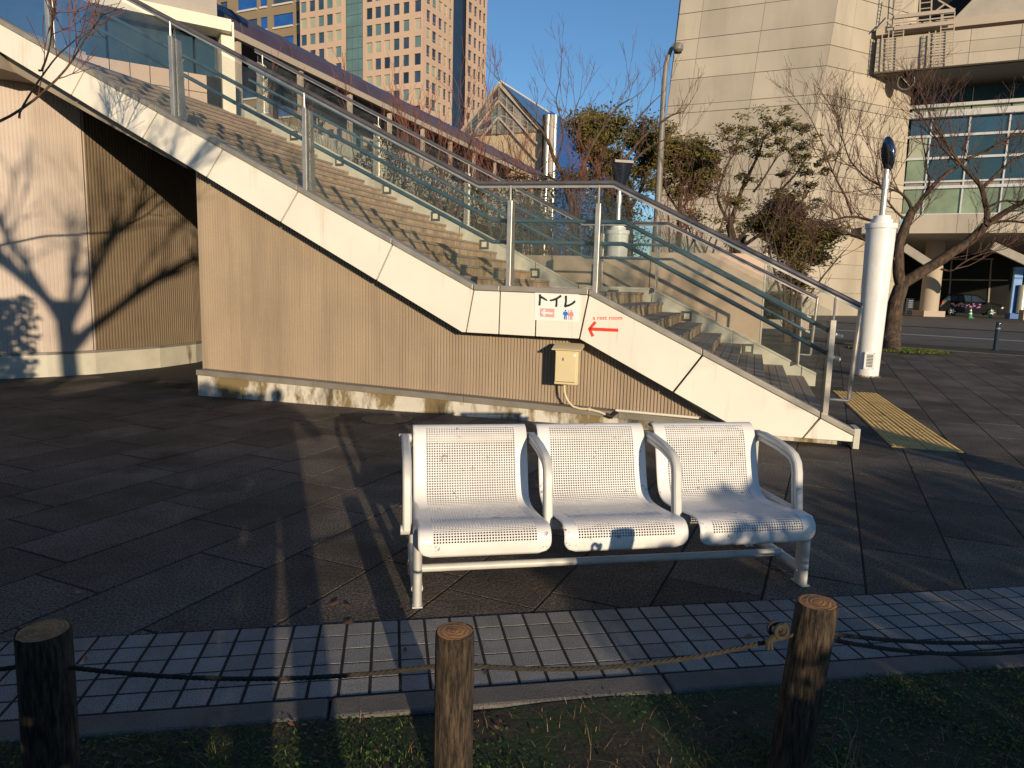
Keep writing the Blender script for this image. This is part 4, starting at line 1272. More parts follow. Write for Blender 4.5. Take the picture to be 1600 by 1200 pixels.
# pale office tower
tw = thing('office_tower', 'tall pinkish office tower with square windows and a glass bay', 'building')
C = at(660, 120, 160)
def zt(px, py, P0, d): return line_pt(px, py, P0, d).z
def opens_px(P0, d, cols, row0, dy, nrow, hpx, pyref=120):
    out = []
    for x0, x1 in cols:
        a = (line_pt(x0, pyref, P0, d) - P0).dot(d); b = (line_pt(x1, pyref, P0, d) - P0).dot(d)
        if a > b: a, b = b, a
        for k in range(nrow):
            zc = row0 - k * dy; out.append((a, b, zc, zc + hpx))
    return out
FLH = 3.63
zr = zt(610, 25, C, E2L)        # sill of the topmost fully visible row
d = E2L
Lm = (line_pt(567, 120, C, d) - C).dot(d)
cols = [(x, x + 9.2) for x in (572.5, 586, 600, 614.5, 629.5)] + [(647, 657)]
# facades run from the corner to the left: local direction is E2L, outward normal towards camera
outF = Vector((-E1.x, -E1.y, 0))
facade(tw, C, d, Lm, 0, 78, opens_px(C, d, cols, zr + 3 * FLH, FLH, 12, 2.35), MT['tower'], .3, WM, out=outF)
# glass bay set back a little, then the left part
G0 = line_pt(567, 120, C, d) + E1 * .5; G0.z = 0; Lg = (line_pt(541, 120, G0, d) - G0).dot(d)
m = MB()
for k in range(24):
    z = 78 - k * 2.4
    for j in range(3):
        a = G0 + d * (Lg * j / 3 + .05); b = G0 + d * (Lg * (j + 1) / 3 - .05)
        m.hexa([a + Z * (z - 2.32), b + Z * (z - 2.32), b + E1 * .3 + Z * (z - 2.32), a + E1 * .3 + Z * (z - 2.32), a + Z * z, b + Z * z, b + E1 * .3 + Z * z, a + E1 * .3 + Z * z])
m.build('glass_bay', MT['aqua'], tw)
m = MB(); m.box(G0 + d * Lg / 2 + E1 * .6 + Z * 39, (Lg, .4, 78), (d, E1, Z)); m.build('bay_backing', MT['grey'], tw)
L0 = line_pt(541, 120, C, d); Ll = (line_pt(470, 120, L0, d) - L0).dot(d)
L0_ = Vector((L0.x, L0.y, 0))
cols = [(484.5, 493.5), (498, 507), (511, 520.5), (524.5, 533.5), (471, 480)]
facade(tw, L0, d, Ll, 0, 78, opens_px(L0, d, cols, zt(510, 40, L0, d) + 2 * FLH, FLH, 10, 2.35), MT['tower'], .3, WM, out=outF)
outS = E2
Ls = (line_pt(707, 120, C, E1) - C).dot(E1)
cols = [(666, 672), (675, 681.5), (684.5, 690), (693, 697.5), (701, 705)]
facade(tw, C, E1, Ls, 0, 78, opens_px(C, E1, cols, zt(668, 33, C, E1) + 3 * FLH, FLH, 12, 2.35), MT['tower'], .3, WM, out=outS)
R0 = line_pt(707, 120, C, E1)
m = MB(); m.box(R0 + E1 * 4 - E2 * 2.0 + Z * (39 - R0.z), (8, 4, 78), (E1, E2, Z)); m.build('dark_recess', MT['navy'], tw)
R1 = line_pt(724, 120, C, E1) + E2 * .5; Lr = (line_pt(759, 120, R1, E1) - R1).dot(E1)
cols = [(731, 736.5), (739.5, 744), (747, 751), (753.5, 757)]
facade(tw, R1, E1, Lr, 0, 78, opens_px(R1, E1, cols, zt(735, 45, R1, E1) + 3 * FLH, FLH, 12, 2.3), MT['tower'], .3, [(MT['win'], 5), (MT['navy'], 2)], out=outS)
m = MB(); m.box(C + E1 * 18 + E2L * 19 + Z * (39 - C.z), (30, 30, 77.5), (E1, E2, Z)); m.build('core', MT['tower'], tw)

# olive block
ob = thing('olive_block', 'olive brown office block with blue windows at the upper left', 'building')
C2 = at(520, 40, 190)
Lo = (line_pt(290, 40, C2, E2L) - C2).dot(E2L)
cols = [(464, 473.5), (427, 458), (407, 418), (372, 402), (345, 356), (330, 341)]
facade(ob, C2, E2L, Lo, 0, 95, opens_px(C2, E2L, cols, zt(440, 42, C2, E2L) + 2 * 5.75, 5.75, 7, 3.2, 40), MT['olive'], .3, [(MT['win'], 3), (MT['banner'], 1)], frame=MT['sill'], out=outF)
for x0, x1 in cols:
    a = line_pt(x0, 40, C2, E2L); b = line_pt(x1, 40, C2, E2L); w_ = (b - a).length
    sm2 = MB(); sm2.box((0, 0, 0), (w_, .5, .45)); sm2 = sm2.mesh('sill', MT['sill'])
    for k in range(7):
        z = zt(440, 42, C2, E2L) + 2 * 5.75 - k * 5.75
        q = (a + b) / 2 - E1 * .1; inst('sill', sm2, (q.x, q.y, z - .15), ob, atan2(E2L.y, E2L.x))
m = MB(); m.box(C2 + E1 * 10 + E2L * (Lo / 2) + Z * (47 - C2.z), (19, Lo - .4, 94), (E1, E2, Z)); m.build('core', MT['olive'], ob)

# battered concrete hall at the right
hall = thing('concrete_hall', 'huge pale concrete hall with leaning panelled walls at the right', 'building')
def quad_panels(bl_, br_, tr_, tl_, cols, rows, mat, th=.25, name='panel'):
    def S(u, v): return (bl_ * (1 - u) + br_ * u) * (1 - v) + (tl_ * (1 - u) + tr_ * u) * v
    nr = (br_ - bl_).cross(tl_ - bl_).normalized()
    if nr.y > 0: nr = -nr
    gx, gz = .010 / ((br_ - bl_).length), .014 / ((tl_ - bl_).length)
    for i in range(len(cols) - 1):
        for j in range(len(rows) - 1):
            a, b, c_, d_ = cols[i] + gx, cols[i + 1] - gx, rows[j] + gz * 1.6, rows[j + 1] - gz * 1.6
            p = [S(a, c_), S(b, c_), S(b, d_), S(a, d_)]; nr = nr.normalized()
            jit = nr * rnd.uniform(-.012, .012)
            m = MB(); m.prism([q + jit for q in p], -nr * th); m.build(name, mat, hall)
    m = MB(); m.prism([S(0, 0) - nr * .06, S(1, 0) - nr * .06, S(1, 1) - nr * .06, S(0, 1) - nr * .06], -nr * .15); m.build('backing', MT['soffit'], hall)
HC = at(1224, 473, 46); HC.z = -.05
HCt = at(1320, -60, 47.0)
HL = line_pt(1004, 473, HC, E2L); HL.z = -.05
HLt = line_pt(1069, -60, HCt, E2L)
HLt = HLt + Z * (HCt.z - HLt.z)
D3 = Vector((.903, .43, 0))
HR = line_pt(1398, 473, HC, D3); HR.z = -.05
HRt = line_pt(1441, -60, HCt, D3); HRt = HRt + Z * (HCt.z - HRt.z)
Ht = HCt.z
ry = [473, 452, 430, 408, 386, 364, 342, 320, 298, 276, 240, 209, 172, 159, 117, 86, 53, 10, -25, -60]
rows = []
for y_ in ry:
    # height where the left face meets this pixel row near x=1150
    lo, hi = 0.0, 1.0
    for _ in range(40):
        mid = (lo + hi) / 2
        p = (HL * .6 + HC * .4) * (1 - mid) + (HLt * .6 + HCt * .4) * mid
        # project
        q = p - CAM; c_, s_ = cos(PITCH), sin(PITCH); zc = q.y * c_ - q.z * s_; yc = -(q.y * s_ + q.z * c_)
        u_, v_ = q.x / zc, yc / zc; v2 = u_ * sin(ROLL) + v_ * cos(ROLL)
        if 600 + FPX * v2 > y_: lo = mid
        else: hi = mid
    rows.append((lo + hi) / 2)
rows[0] = 0; rows[-1] = 1
rows = [r for i, r in enumerate(rows) if i == 0 or r > rows[i - 1] + .004]
quad_panels(HL, HC, HCt, HLt, [0, .155, .56, 1], rows, MT['conc'])
quad_panels(HC, HR, HRt, HCt, [0, .22, .66, 1], rows, MT['conc'])
m = MB(); m.hexa([HL + E1 * .6, HC + Vector((.2, .8, 0)), HR + Vector((-.2, .5, 0)), HR + E1 * 20, HLt + E1 * .6 + Z * 4, HCt + Vector((.2, .8, 4)), HRt + Vector((-.2, .5, 4)), HRt + E1 * 20 + Z * 4])
m.build('core', MT['conc2'], hall)
# glass front between the wall and the right edge
CWd = E2
CW0 = at(1412, 330, 51.5); CW0.z = 0
def cwz(py, px=1500): return line_pt(px, py, CW0, CWd).z
def cwu(px, py=230): return (line_pt(px, py, CW0, CWd) - CW0).dot(CWd)
cw = thing('glass_front', 'tall glass front with white mullions between the concrete hall and the right edge', 'glazing')
lev = [335, 292, 283, 246, 211, 178, 164, 120, 108]; lv = [cwz(y) for y in lev]
us = [cwu(1419), cwu(1452), cwu(1511), cwu(1573), cwu(1635), cwu(1697), cwu(1760)]
band = ['pale', 'flash', 'pale', 'entr', 'curtain', 'pale', 'curtain', 'dark']
for j in range(len(lv) - 1):
    for i in range(len(us) - 1):
        a, b = CW0 + CWd * (us[i] + .05), CW0 + CWd * (us[i + 1] - .05)
        mt = MT[band[j]]
        if band[j] == 'pale' and i > 0 and j == 2: mt = MT['tealg']
        if j == 3: mt = MT['blind'] if i == 0 else MT['tealg']
        m = MB(); m.prism([a + Z * (lv[j] + .04), b + Z * (lv[j] + .04), b + Z * (lv[j + 1] - .04), a + Z * (lv[j + 1] - .04)], E1 * .06)
        m.build('pane', mt, cw)
for z, hh, pr in ((lv[1], .20, .22), (lv[2], .12, .15), (lv[3], .16, .15), (lv[4], .16, .15), (lv[5], .40, .45), (lv[6], .22, .30), (lv[0], .15, .1)):
    m = MB(); m.box(CW0 + CWd * ((us[0] + us[-1]) / 2) - E1 * pr / 2 + Z * z, (us[-1] - us[0] + .3, pr, hh), (CWd, E1, Z)); m.build('transom', MT['mull'], cw)
for u in us[1:-1]:
    m = MB(); m.box(CW0 + CWd * u - E1 * .06 + Z * ((lv[0] + lv[5]) / 2), (.10, .12, lv[5] - lv[0]), (CWd, E1, Z)); m.build('mullion', MT['mull'], cw)
    m = MB(); m.box(CW0 + CWd * u - E1 * .03 + Z * ((lv[6] + lv[8]) / 2), (.05, .06, lv[8] - lv[6]), (CWd, E1, Z)); m.build('fin', MT['steel'], cw)
m = MB(); m.box(CW0 + CWd * 12 + E1 * 1.4 + Z * ((lv[0] + 24) / 2), (26, 2.2, 24 - lv[0]), (CWd, E1, Z)); m.build('interior', MT['entr'], cw)
# projecting box beam above it
bm = thing('projecting_beam', 'deep concrete beam with dark underside jutting out over the glass front', 'building')
BM0 = line_pt(1362, 80, HC, D3) - Vector((.0, .6, 0)); BM0.z = 0
bz0, bz1 = line_pt(1480, 103.5, BM0, E2).z, line_pt(1480, 31, BM0, E2).z
m = MB(); n0 = BM0; n1 = BM0 + E2 * 26
m.hexa([n0 + Z * bz0, n1 + Z * bz0, n1 + E1 * 7 + Z * bz0, n0 + E1 * 7 + Z * bz0, n0 + Z * (bz1 - .7), n1 + Z * (bz1 - .7), n1 + E1 * 7 + Z * (bz1 - .7), n0 + E1 * 7 + Z * (bz1 - .7)])
m.build('core', MT['conc2'], bm)
for i in range(10):
    for j in range(3):
        hz = (bz1 - .7 - bz0) / 3; a = BM0 + E2 * (i * 2.6 + .012); b = BM0 + E2 * ((i + 1) * 2.6 - .012)
        m = MB(); m.prism([a + Z * (bz0 + j * hz + .012), b + Z * (bz0 + j * hz + .012), b + Z * (bz0 + (j + 1) * hz - .012), a + Z * (bz0 + (j + 1) * hz - .012)], -E1 * .05); m.build('panel', MT['conc'], bm)
m = MB(); m.box(BM0 + E2 * 13 + E1 * 3.4 + Z * (bz1 - .25), (26.2, 7, .5), (E2, E1, Z)); m.build('upper_ledge', MT['conc2'], bm)
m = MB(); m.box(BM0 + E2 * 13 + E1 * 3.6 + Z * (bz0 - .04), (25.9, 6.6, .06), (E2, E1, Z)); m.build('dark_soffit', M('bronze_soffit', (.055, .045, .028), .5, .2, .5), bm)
m = MB(); p0 = line_pt(1488, 20, BM0, E2) + E1 * .5; p0.z = 0
m.hexa([p0 + Z * bz1, p0 + E2 * 16 + Z * bz1, p0 + E2 * 16 + E1 * 9 + Z * bz1, p0 + E1 * 9 + Z * bz1,
        p0 + E1 * 4.5 + E2 * 4.5 + Z * (bz1 + 6), p0 + E2 * 16 + E1 * 4.5 + Z * (bz1 + 6), p0 + E2 * 16 + E1 * 9 + Z * (bz1 + 6), p0 + E1 * 9 + Z * (bz1 + 6)])
m.build('sloping_block', MT['conc'], bm)
# maintenance frame of thin ladders hanging on the beam
lf = thing('ladder_frame', 'thin pale maintenance frame with ladders hanging on the concrete beam', 'frame')
LP0 = BM0 - E1 * .5
def LPt(px, py): return line_pt(px, py, LP0, E2)
def ladder(x0, x1, y0, y1, n, off=0.0):
    m = MB(); a0, a1 = LPt(x0, y0), LPt(x0 - 3.5, y1); b0, b1 = LPt(x1, y0 - 2), LPt(x1 - 3.5, y1 - 2)
    m.bar(a0, a1, .06, .06, E1); m.bar(b0, b1, .06, .06, E1)
    for k in range(n): t = (k + .5) / n; m.bar(a0.lerp(a1, t), b0.lerp(b1, t), .035, .035)
    m.build('ladder', MT['conc2'], lf)
ladder(1396.5, 1413, 26, 106, 18); ladder(1471, 1492, 20, 101, 18); ladder(1379, 1389, 50, 110, 8); ladder(1452, 1462, 50, 104, 8)
m = MB()
for (x0, y0, x1, y1, w) in ((1397, 27, 1492, 16.5, .22), (1397, 45, 1491, 35, .22), (1397, 36, 1491, 26, .07), (1372, 44, 1397, 24, .08), (1400, 24, 1428, 0, .08), (1460, 19, 1477, 6, .08), (1466, 0, 1491, 15, .08)):
    m.bar(LPt(x0, y0), LPt(x1, y1), w, w)
for x in (1416, 1434, 1453, 1473): m.bar(LPt(x, 45 - (x - 1397) * .107), LPt(x + .5, 25 - (x - 1397) * .107), .06, .06, E1)
for x in (1437, 1455): m.bar(LPt(x, 22), LPt(x + 2, -40), .08, .08, E1)
for k in range(5): m.bar(LPt(1438 + .3 * k, 14 - 9 * k), LPt(1456 + .3 * k, 12 - 9 * k), .05, .05)
m.bar(LPt(1404, 22), LPt(1413, -20), .06, .06, E1); m.bar(LPt(1396, 22), LPt(1402, -20), .06, .06, E1)
for k in range(6): m.bar(LPt(1398 + k, 16 - 6 * k), LPt(1408 + k * 1.2, 14 - 6 * k), .04, .04)
m.build('lattice', MT['conc2'], lf)
fl = thing('floodlight', 'round floodlight on the concrete wall under the beam', 'floodlight')
f0 = line_pt(1395, 138, HC, D3) - Vector((.0, 1.6, 0)); ax = Vector((-.35, -.9, -.25)).normalized(); ux = ax.cross(Z).normalized(); uy = ux.cross(ax)
m = MB(); m.lathe(f0, [(.22, -.5), (.50, -.15), (.52, 0), (.47, .02), (.44, -.04)], 24, (ux, uy, ax)); m.build('housing', MT['flash'], fl, smooth=True)
m = MB(); m.lathe(f0, [(.44, -.035), (.43, -.03)], 24, (ux, uy, ax)); m.build('lens', MT['entr'], fl)
m = MB(); m.bar(f0 - ax * .2, f0 + Vector((.9, .9, .5)), .12, .12); m.bar(f0 + ux * .3 + ax * .04 + uy * .3, f0 - ux * .25 + ax * .04 - uy * .3, .03, .03); m.build('bracket', MT['conc2'], fl)
# lower canopy, entrance
ec = thing('entrance_canopy', 'low pale canopy over the dark entrance with slanting struts', 'canopy')
EC0 = at(1395, 345, 46.5); EC0.z = 0
ez0, ez1 = line_pt(1530, 364, EC0, E2).z, line_pt(1530, 334, EC0, E2).z
for i in range(8):
    a = EC0 + E2 * (1.0 + i * 2.6 + .01); b = EC0 + E2 * (1.0 + (i + 1) * 2.6 - .01)
    m = MB(); m.prism([a + Z * ez0, b + Z * ez0, b + Z * ez1, a + Z * ez1], E1 * .3); m.build('fascia_panel', MT['conc'], ec)
m = MB(); m.box(EC0 + E2 * 10.5 + E1 * 13.0 + Z * (ez0 + .30), (24.5, 25.4, .5), (E2, E1, Z)); m.build('soffit', MT['grey'], ec)
for x0, y0, x1, y1 in ((1412, 386, 1452, 412), (1550, 384, 1640, 425)):
    m = MB(); m.bar(line_pt(x0, y0, EC0 + E1 * 2, E2), line_pt(x1, y1, EC0 + E1 * 2, E2), .45, .5); m.build('strut', MT['grey'], ec)
en = thing('entrance_glazing', 'dark glazed entrance behind the round column and the parked car', 'glazing')
EN0 = EC0 + E1 * 25
m = MB(); m.box(EN0 + E2 * 6 + E1 * .1 + Z * (ez1 / 2), (40, .1, ez1), (E2, E1, Z)); m.build('dark_glass', MT['entr'], en)
def enl(px, py): return line_pt(px, py, EN0, E2)
m = MB(); m.bar(enl(1488, 405), enl(1552, 405), .14, .14); m.bar(enl(1472, 437), enl(1575, 438), .12, .12); m.build('transom', MT['grey'], en)
for x in (1486, 1548, 1610):
    m = MB(); m.bar(enl(x + 1, 405), enl(x - 4, 478), .12, .12, E1); m.build('mullion', MT['grey'], en)
rc = thing('round_column', 'round concrete column on a square base in front of the entrance', 'column')
b_ = gnd(1450, 494); cwid = 26 / FPX * b_.y
m = MB(); m.lathe((b_.x, b_.y, 0), [(cwid / 2, .3), (cwid / 2, ez0 + .2)], 28); m.build('shaft', MT['conc2'], rc, smooth=True)
m = MB(); m.box((b_.x, b_.y, .2), (cwid * 1.25, cwid * 1.25, .42)); m.build('base_block', MT['conc2'], rc)
# things by the entrance
dp = gnd(1430, 486); m = MB(); m.lathe((dp.x, dp.y, 0), [(.12, 0), (.12, .9), (.36, .95), (.36, 1.85), (.30, 1.9)], 20)
tag(m.build('drum_lamp', MT['conc2'], smooth=True), 'pale drum shaped lamp beside the round column', 'lamp')
ep = gnd(1420, 490); eb = thing('notice_board', 'dark notice board with pale lines beside the round column', 'board')
m = MB(); m.box((ep.x, ep.y, .75), (.62, .06, 1.0)); m.build('panel', MT['navy'], eb)
m = MB()
for k in range(4): m.box((ep.x + .05, ep.y - .035, .55 + k * .17), (.36, .008, .035))
m.build('text_lines', MT['sill'], eb)
m = MB(); m.box((ep.x - .26, ep.y, .13), (.05, .05, .3)); m.box((ep.x + .26, ep.y, .13), (.05, .05, .3)); m.build('stand', MT['black'], eb)
gp = gnd(1409, 489); gs = thing('pale_marker_post', 'slim pale green and white marker post left of the notice board', 'post')
m = MB(); m.box((gp.x, gp.y, .5), (.12, .1, 1.0)); m.build('post', MT['sill'], gs)
m = MB(); m.box((gp.x + .2, gp.y + .3, 1.0), (.2, .1, .9)); m.build('flag', MT['pale'], gs)
# blue totem and steel post
tp = gnd(1586, 498); ts = thing('blue_totem', 'tall blue totem sign beside a steel tube at the right edge', 'sign')
m = MB(); m.box((tp.x - .05, tp.y + .25, 2.05), (.62, .3, 3.4)); m.build('panel', MT['skyblue'], ts)
m = MB(); m.box((tp.x - .42, tp.y + .25, 1.95), (.10, .3, 3.2)); m.build('dark_edge', MT['navy'], ts)
m = MB(); m.box((tp.x - .05, tp.y + .09, 2.95), (.60, .02, .14)); m.build('stripe', MT['banner'], ts)
m = MB(); m.box((tp.x - .1, tp.y + .2, .2), (.7, .55, .42)); m.build('plinth', MT['banner'], ts)
m = MB(); m.lathe((tp.x + .16, tp.y - .18, 0), [(.27, .42), (.27, 2.45), (.25, 2.47)], 24); tag(m.build('steel_tube', MT['metalw'], smooth=True), 'bright steel tube standing in front of the blue totem', 'post')
wp_ = gnd(1602, 500); m = MB(); m.box((wp_.x, wp_.y, .35), (.7, .5, .7)); tag(m.build('concrete_block', MT['conc2'], bevel=.03), 'pale concrete block at the right edge beside the blue totem', 'block')

# parked car ------------------------------------------------------------------
car = thing('parked_car', 'black parked car with a pink floral print on its side', 'car')
cc = gnd(1518, 494); cdir = Vector((.94, -.342, 0)); cn = Vector((.342, .94, 0))
def CP(x, y, z): return Vector((cc.x, cc.y, 0)) + cdir * x + cn * y + Z * z
prof_ = [(-2.18, .36), (-2.24, .62), (-2.20, 1.00), (-2.10, 1.16), (-1.82, 1.58), (-1.3, 1.70), (-.2, 1.72), (.35, 1.64), (1.05, 1.12), (1.80, 1.00), (2.10, .84), (2.20, .58), (2.16, .34),
         (1.80, .27), (1.68, .52), (1.48, .68), (1.22, .68), (1.02, .52), (.92, .26), (-.92, .26), (-1.02, .52), (-1.22, .68), (-1.48, .68), (-1.68, .52), (-1.80, .30)]
def carsec(y, sh): return [CP(x * (1 - .0 * sh), y, z) for x, z in prof_]
m = MB(); b0 = 0; ys = [(-.88, .96), (-.90, 1), (.90, 1), (.88, .96)]
n = len(prof_); vs = []
for y, sc_ in ys:
    for x, z in prof_:
        yy = y * (1 - .20 * max(0, (z - .98)) / .68)
        vs.append(CP(x, yy + .9, z if sc_ == 1 else .3 + (z - .3) * .985))
m.add(vs, [(i * n + k, i * n + (k + 1) % n, (i + 1) * n + (k + 1) % n, (i + 1) * n + k) for i in range(3) for k in range(n)])
m.add(vs[:n], [tuple(range(n))]); m.add(vs[3 * n:], [tuple(range(n - 1, -1, -1))])
m.build('body', MT['carp'], car, bevel=.03)
def gl(pts, nm='side_window'):
    m = MB(); m.prism([CP(x, .9 - .905 * (1 - .20 * max(0, (z - .98)) / .68), z) for x, z in pts], cn * .01); return m.build(nm, MT['win'], car)
gl([(-1.92, 1.20), (-1.68, 1.54), (-1.05, 1.60), (-1.05, 1.16)]); gl([(-1.0, 1.16), (-1.0, 1.60), (-.15, 1.62), (-.15, 1.14)]); gl([(-.10, 1.14), (-.10, 1.62), (.30, 1.55), (.90, 1.14)])
for x in (-1.35, 1.35):
    for y, s_ in ((.02, 1), (1.62, -1)):
        w = bpy.data.objects.new('wheel', None); COL.objects.link(w); w.parent = car
        m = MB(); m.lathe(CP(x, y, .33), [(.20, -.10), (.325, -.09), (.33, .08), (.22, .10)], 26, (cdir, Z, cn)); m.build('tyre', MT['rubber'], w, smooth=True)
        m = MB(); m.lathe(CP(x, y - .06 * s_, .33), [(.22, -.02), (.22, .03), (.20, .03)], 24, (cdir, Z, cn))
        for k in range(5):
            a = 2 * pi * k / 5; q = CP(x, y - .09 * s_, .33); m.bar(q, q + (cdir * cos(a) + Z * sin(a)) * .2, .07, .03, cn)
        m.build('rim', MT['alloy'], w)
m = MB(); m.prism([CP(2.02, -.02, .80), CP(2.17, .05, .72), CP(2.17, .05, .60), CP(1.9, -.02, .70)], cn * .2); m.build('headlight', MT['lampg'], car)
m = MB(); m.prism([CP(-2.12, -.015, 1.02), CP(-1.98, -.015, 1.04), CP(-2.02, -.015, .88), CP(-2.15, -.015, .88)], cn * .2); m.build('tail_light', MT['red'], car)
m = MB(); m.box(CP(.9, -.10, 1.06), (.20, .16, .14), (cdir, cn, Z)); m.build('mirror', MT['carp'], car, bevel=.03)
m = MB()
for k in range(16):
    u, v = rnd.uniform(-1.45, -.55), rnd.uniform(.74, 1.06)
    pts = [CP(u + .11 * cos(2 * pi * j / 10) * (1 if j % 2 else .45), -.024 - .001 * k, v + .09 * sin(2 * pi * j / 10) * (1 if j % 2 else .45)) for j in range(10)]
    m.prism(pts, cn * .002)
m.build('floral_print', MT['pinkink'], car)
m = MB()
for k in range(12):
    u, v = rnd.uniform(-.6, .5), rnd.uniform(.66, 1.0); r_ = rnd.uniform(.03, .07)
    m.prism([CP(u + r_ * cos(2 * pi * j / 7) * 1.6, -.024 - .001 * k, v + r_ * sin(2 * pi * j / 7)) for j in range(7)], cn * .002)
m.build('petal_print', M('mauve_ink', (.34, .12, .30), .5), car)
for px_, lb in ((1515.5, 'left one of two green traffic cones by the black car'), (1547.5, 'green traffic cone in front of the black car’s front wheel')):
    g0 = gnd(px_, 497); cn_ = thing('traffic_cone', lb, 'traffic cone', 'green cones by the car'); cn_.location = g0
    m = MB(); m.box((0, 0, .02), (.38, .38, .04)); m.build('base', MT['cone'], cn_)
    m = MB(); m.lathe((0, 0, 0), [(.15, .04), (.035, .70), (.02, .71)], 18); m.build('body', MT['cone'], cn_, smooth=True)
    for z in (.28, .50):
        m = MB(); m.lathe((0, 0, 0), [(.153 - (z - .04) * .174, z), (.153 - (z + .06) * .174, z + .1)], 18); m.build('white_band', MT['white'], cn_, smooth=True)

# glazed gable building
gg = thing('glazed_gable_hall', 'glass gabled hall with nested chevron beams and a blue side wall', 'building')
GA = at(781, 132, 48.0); 
def GP_(px, py): return line_pt(px, py, GA, E2)
er, el_ = GP_(847, 205), GP_(714, 205)
ez = er.z; el_ = GA + (GA - er); el_.z = ez; el_ = Vector((2 * GA.x - er.x, 2 * GA.y - er.y, ez))
RL = 21.0
m = MB()                                   # gable glass panes in diagonal rows
def beam(a, b, w=.2, o=-.1, mt='conc2', nm='rafter'):
    mm = MB(); mm.bar(Vector(a) + E1 * o, Vector(b) + E1 * o, w, w, E1); mm.build(nm, MT[mt], gg)
bw = ez - 6
for i in range(12):
    for j in range(5):
        u0, u1 = i / 12, (i + 1) / 12; 
        def gz(u, v):
            hx = er * u + el_ * (1 - u); top = GA.z - (GA.z - ez) * abs(2 * u - 1); z = (ez - .0) + (top - ez) * v; return Vector((hx.x, hx.y, z))
        p = [gz(u0 + .004, j / 5 + .01), gz(u1 - .004, j / 5 + .01), gz(u1 - .004, (j + 1) / 5 - .01), gz(u0 + .004, (j + 1) / 5 - .01)]
        mm = MB(); mm.poly(p); mm.build('gable_pane', MT[rnd.choice(['aqua', 'aqua', 'curtain', 'win', 'grey'])], gg)
beam(el_, GA, .17); beam(GA, er, .17)
for f in (.33, .66):
    top = GA - Z * (GA.z - ez) * f
    beam(top, top + (er - GA) * .92, .10); beam(top, top + (el_ - GA) * .92, .10)
beam(GA, Vector((GA.x, GA.y, ez)), .14, -.05, 'flash', 'king_post')
m = MB()
for k in range(10):
    a0, a1 = k / 10 * RL + .04, (k + 1) / 10 * RL - .04
    for j in range(3):
        def rp(t, v): return GA.lerp(er, v) + E1 * t + Vector((.1, 0, .12))
        mm = MB(); mm.prism([rp(a0, j / 3 + .01), rp(a1, j / 3 + .01), rp(a1, (j + 1) / 3 - .01), rp(a0, (j + 1) / 3 - .01)], Z * .05); mm.build('roof_pane', MT['win'], gg)
mm = MB(); mm.prism([GA + Z * .02, er + Z * .02, el_ + Z * .02], E1 * RL); mm.build('roof_body', MT['grey'], gg)
mm = MB(); mm.bar(GA + Z * .15, GA + E1 * RL + Z * .15, .16, .2); mm.build('ridge', MT['beam'], gg)
mm = MB(); mm.hexa([Vector((q.x, q.y, 0)) + E1 * .15 for q in (el_, er)] + [Vector((er.x, er.y, 0)) + E1 * RL, Vector((el_.x, el_.y, 0)) + E1 * RL] + [el_ + E1 * .15, er + E1 * .15, er + E1 * RL, el_ + E1 * RL]); mm.build('lower_wall', M('sand_render', (.46, .37, .24), .8, .06, .4), gg)
for k in range(6):
    a = er + E1 * (1.2 + k * 3.3) + E2 * .12; b = er + E1 * (1.2 + (k + 1) * 3.3 - .08) + E2 * .12
    mm = MB(); mm.prism([Vector((a.x, a.y, .5)), Vector((b.x, b.y, .5)), Vector((b.x, b.y, ez + 1.5)), Vector((a.x, a.y, ez + 1.5))], -E2 * .1); mm.build('blue_panel', MT['banner'], gg)
mm = MB()
for (t0, zc, n_, s_) in ((9.2, ez - .1, 4, .62), (11.3, ez - .6, 5, .55), (5.0, ez - 4.6, 3, .9), (8.0, ez - 4.9, 3, .8), (10.4, ez - 5.2, 3, .8)):
    for k in range(n_):
        c_ = er + E1 * t0 + E2 * .13; z0_ = zc - k * s_ * 1.25
        for (du, dv, w_, h_) in ((0, 0, .9, .16), (-.3, -.25, .16, .5), (.3, -.25, .16, .5), (0, -.45, .8, .14)):
            if rnd.random() < .8:
                q = Vector((c_.x, c_.y, z0_)) + E1 * du * s_ + Z * dv * s_; mm.box(q, (w_ * s_, .03, h_ * s_), (E1, E2, Z))
mm.build('white_signage', MT['sill'], gg)
for px_, w_, mt in ((851, .32, 'entr'), (856, .30, 'metalw'), (862, .34, 'conc2'), (867, .26, 'metalw')):
    q = line_pt(px_, 205, GA - E1 * .6, E2); z_ = line_pt(px_, 180, GA - E1 * .6, E2).z
    mm = MB(); mm.lathe((q.x, q.y, 0), [(w_ / 2, 0), (w_ / 2, z_)], 16); mm.build('column', MT[mt], gg, smooth=True)

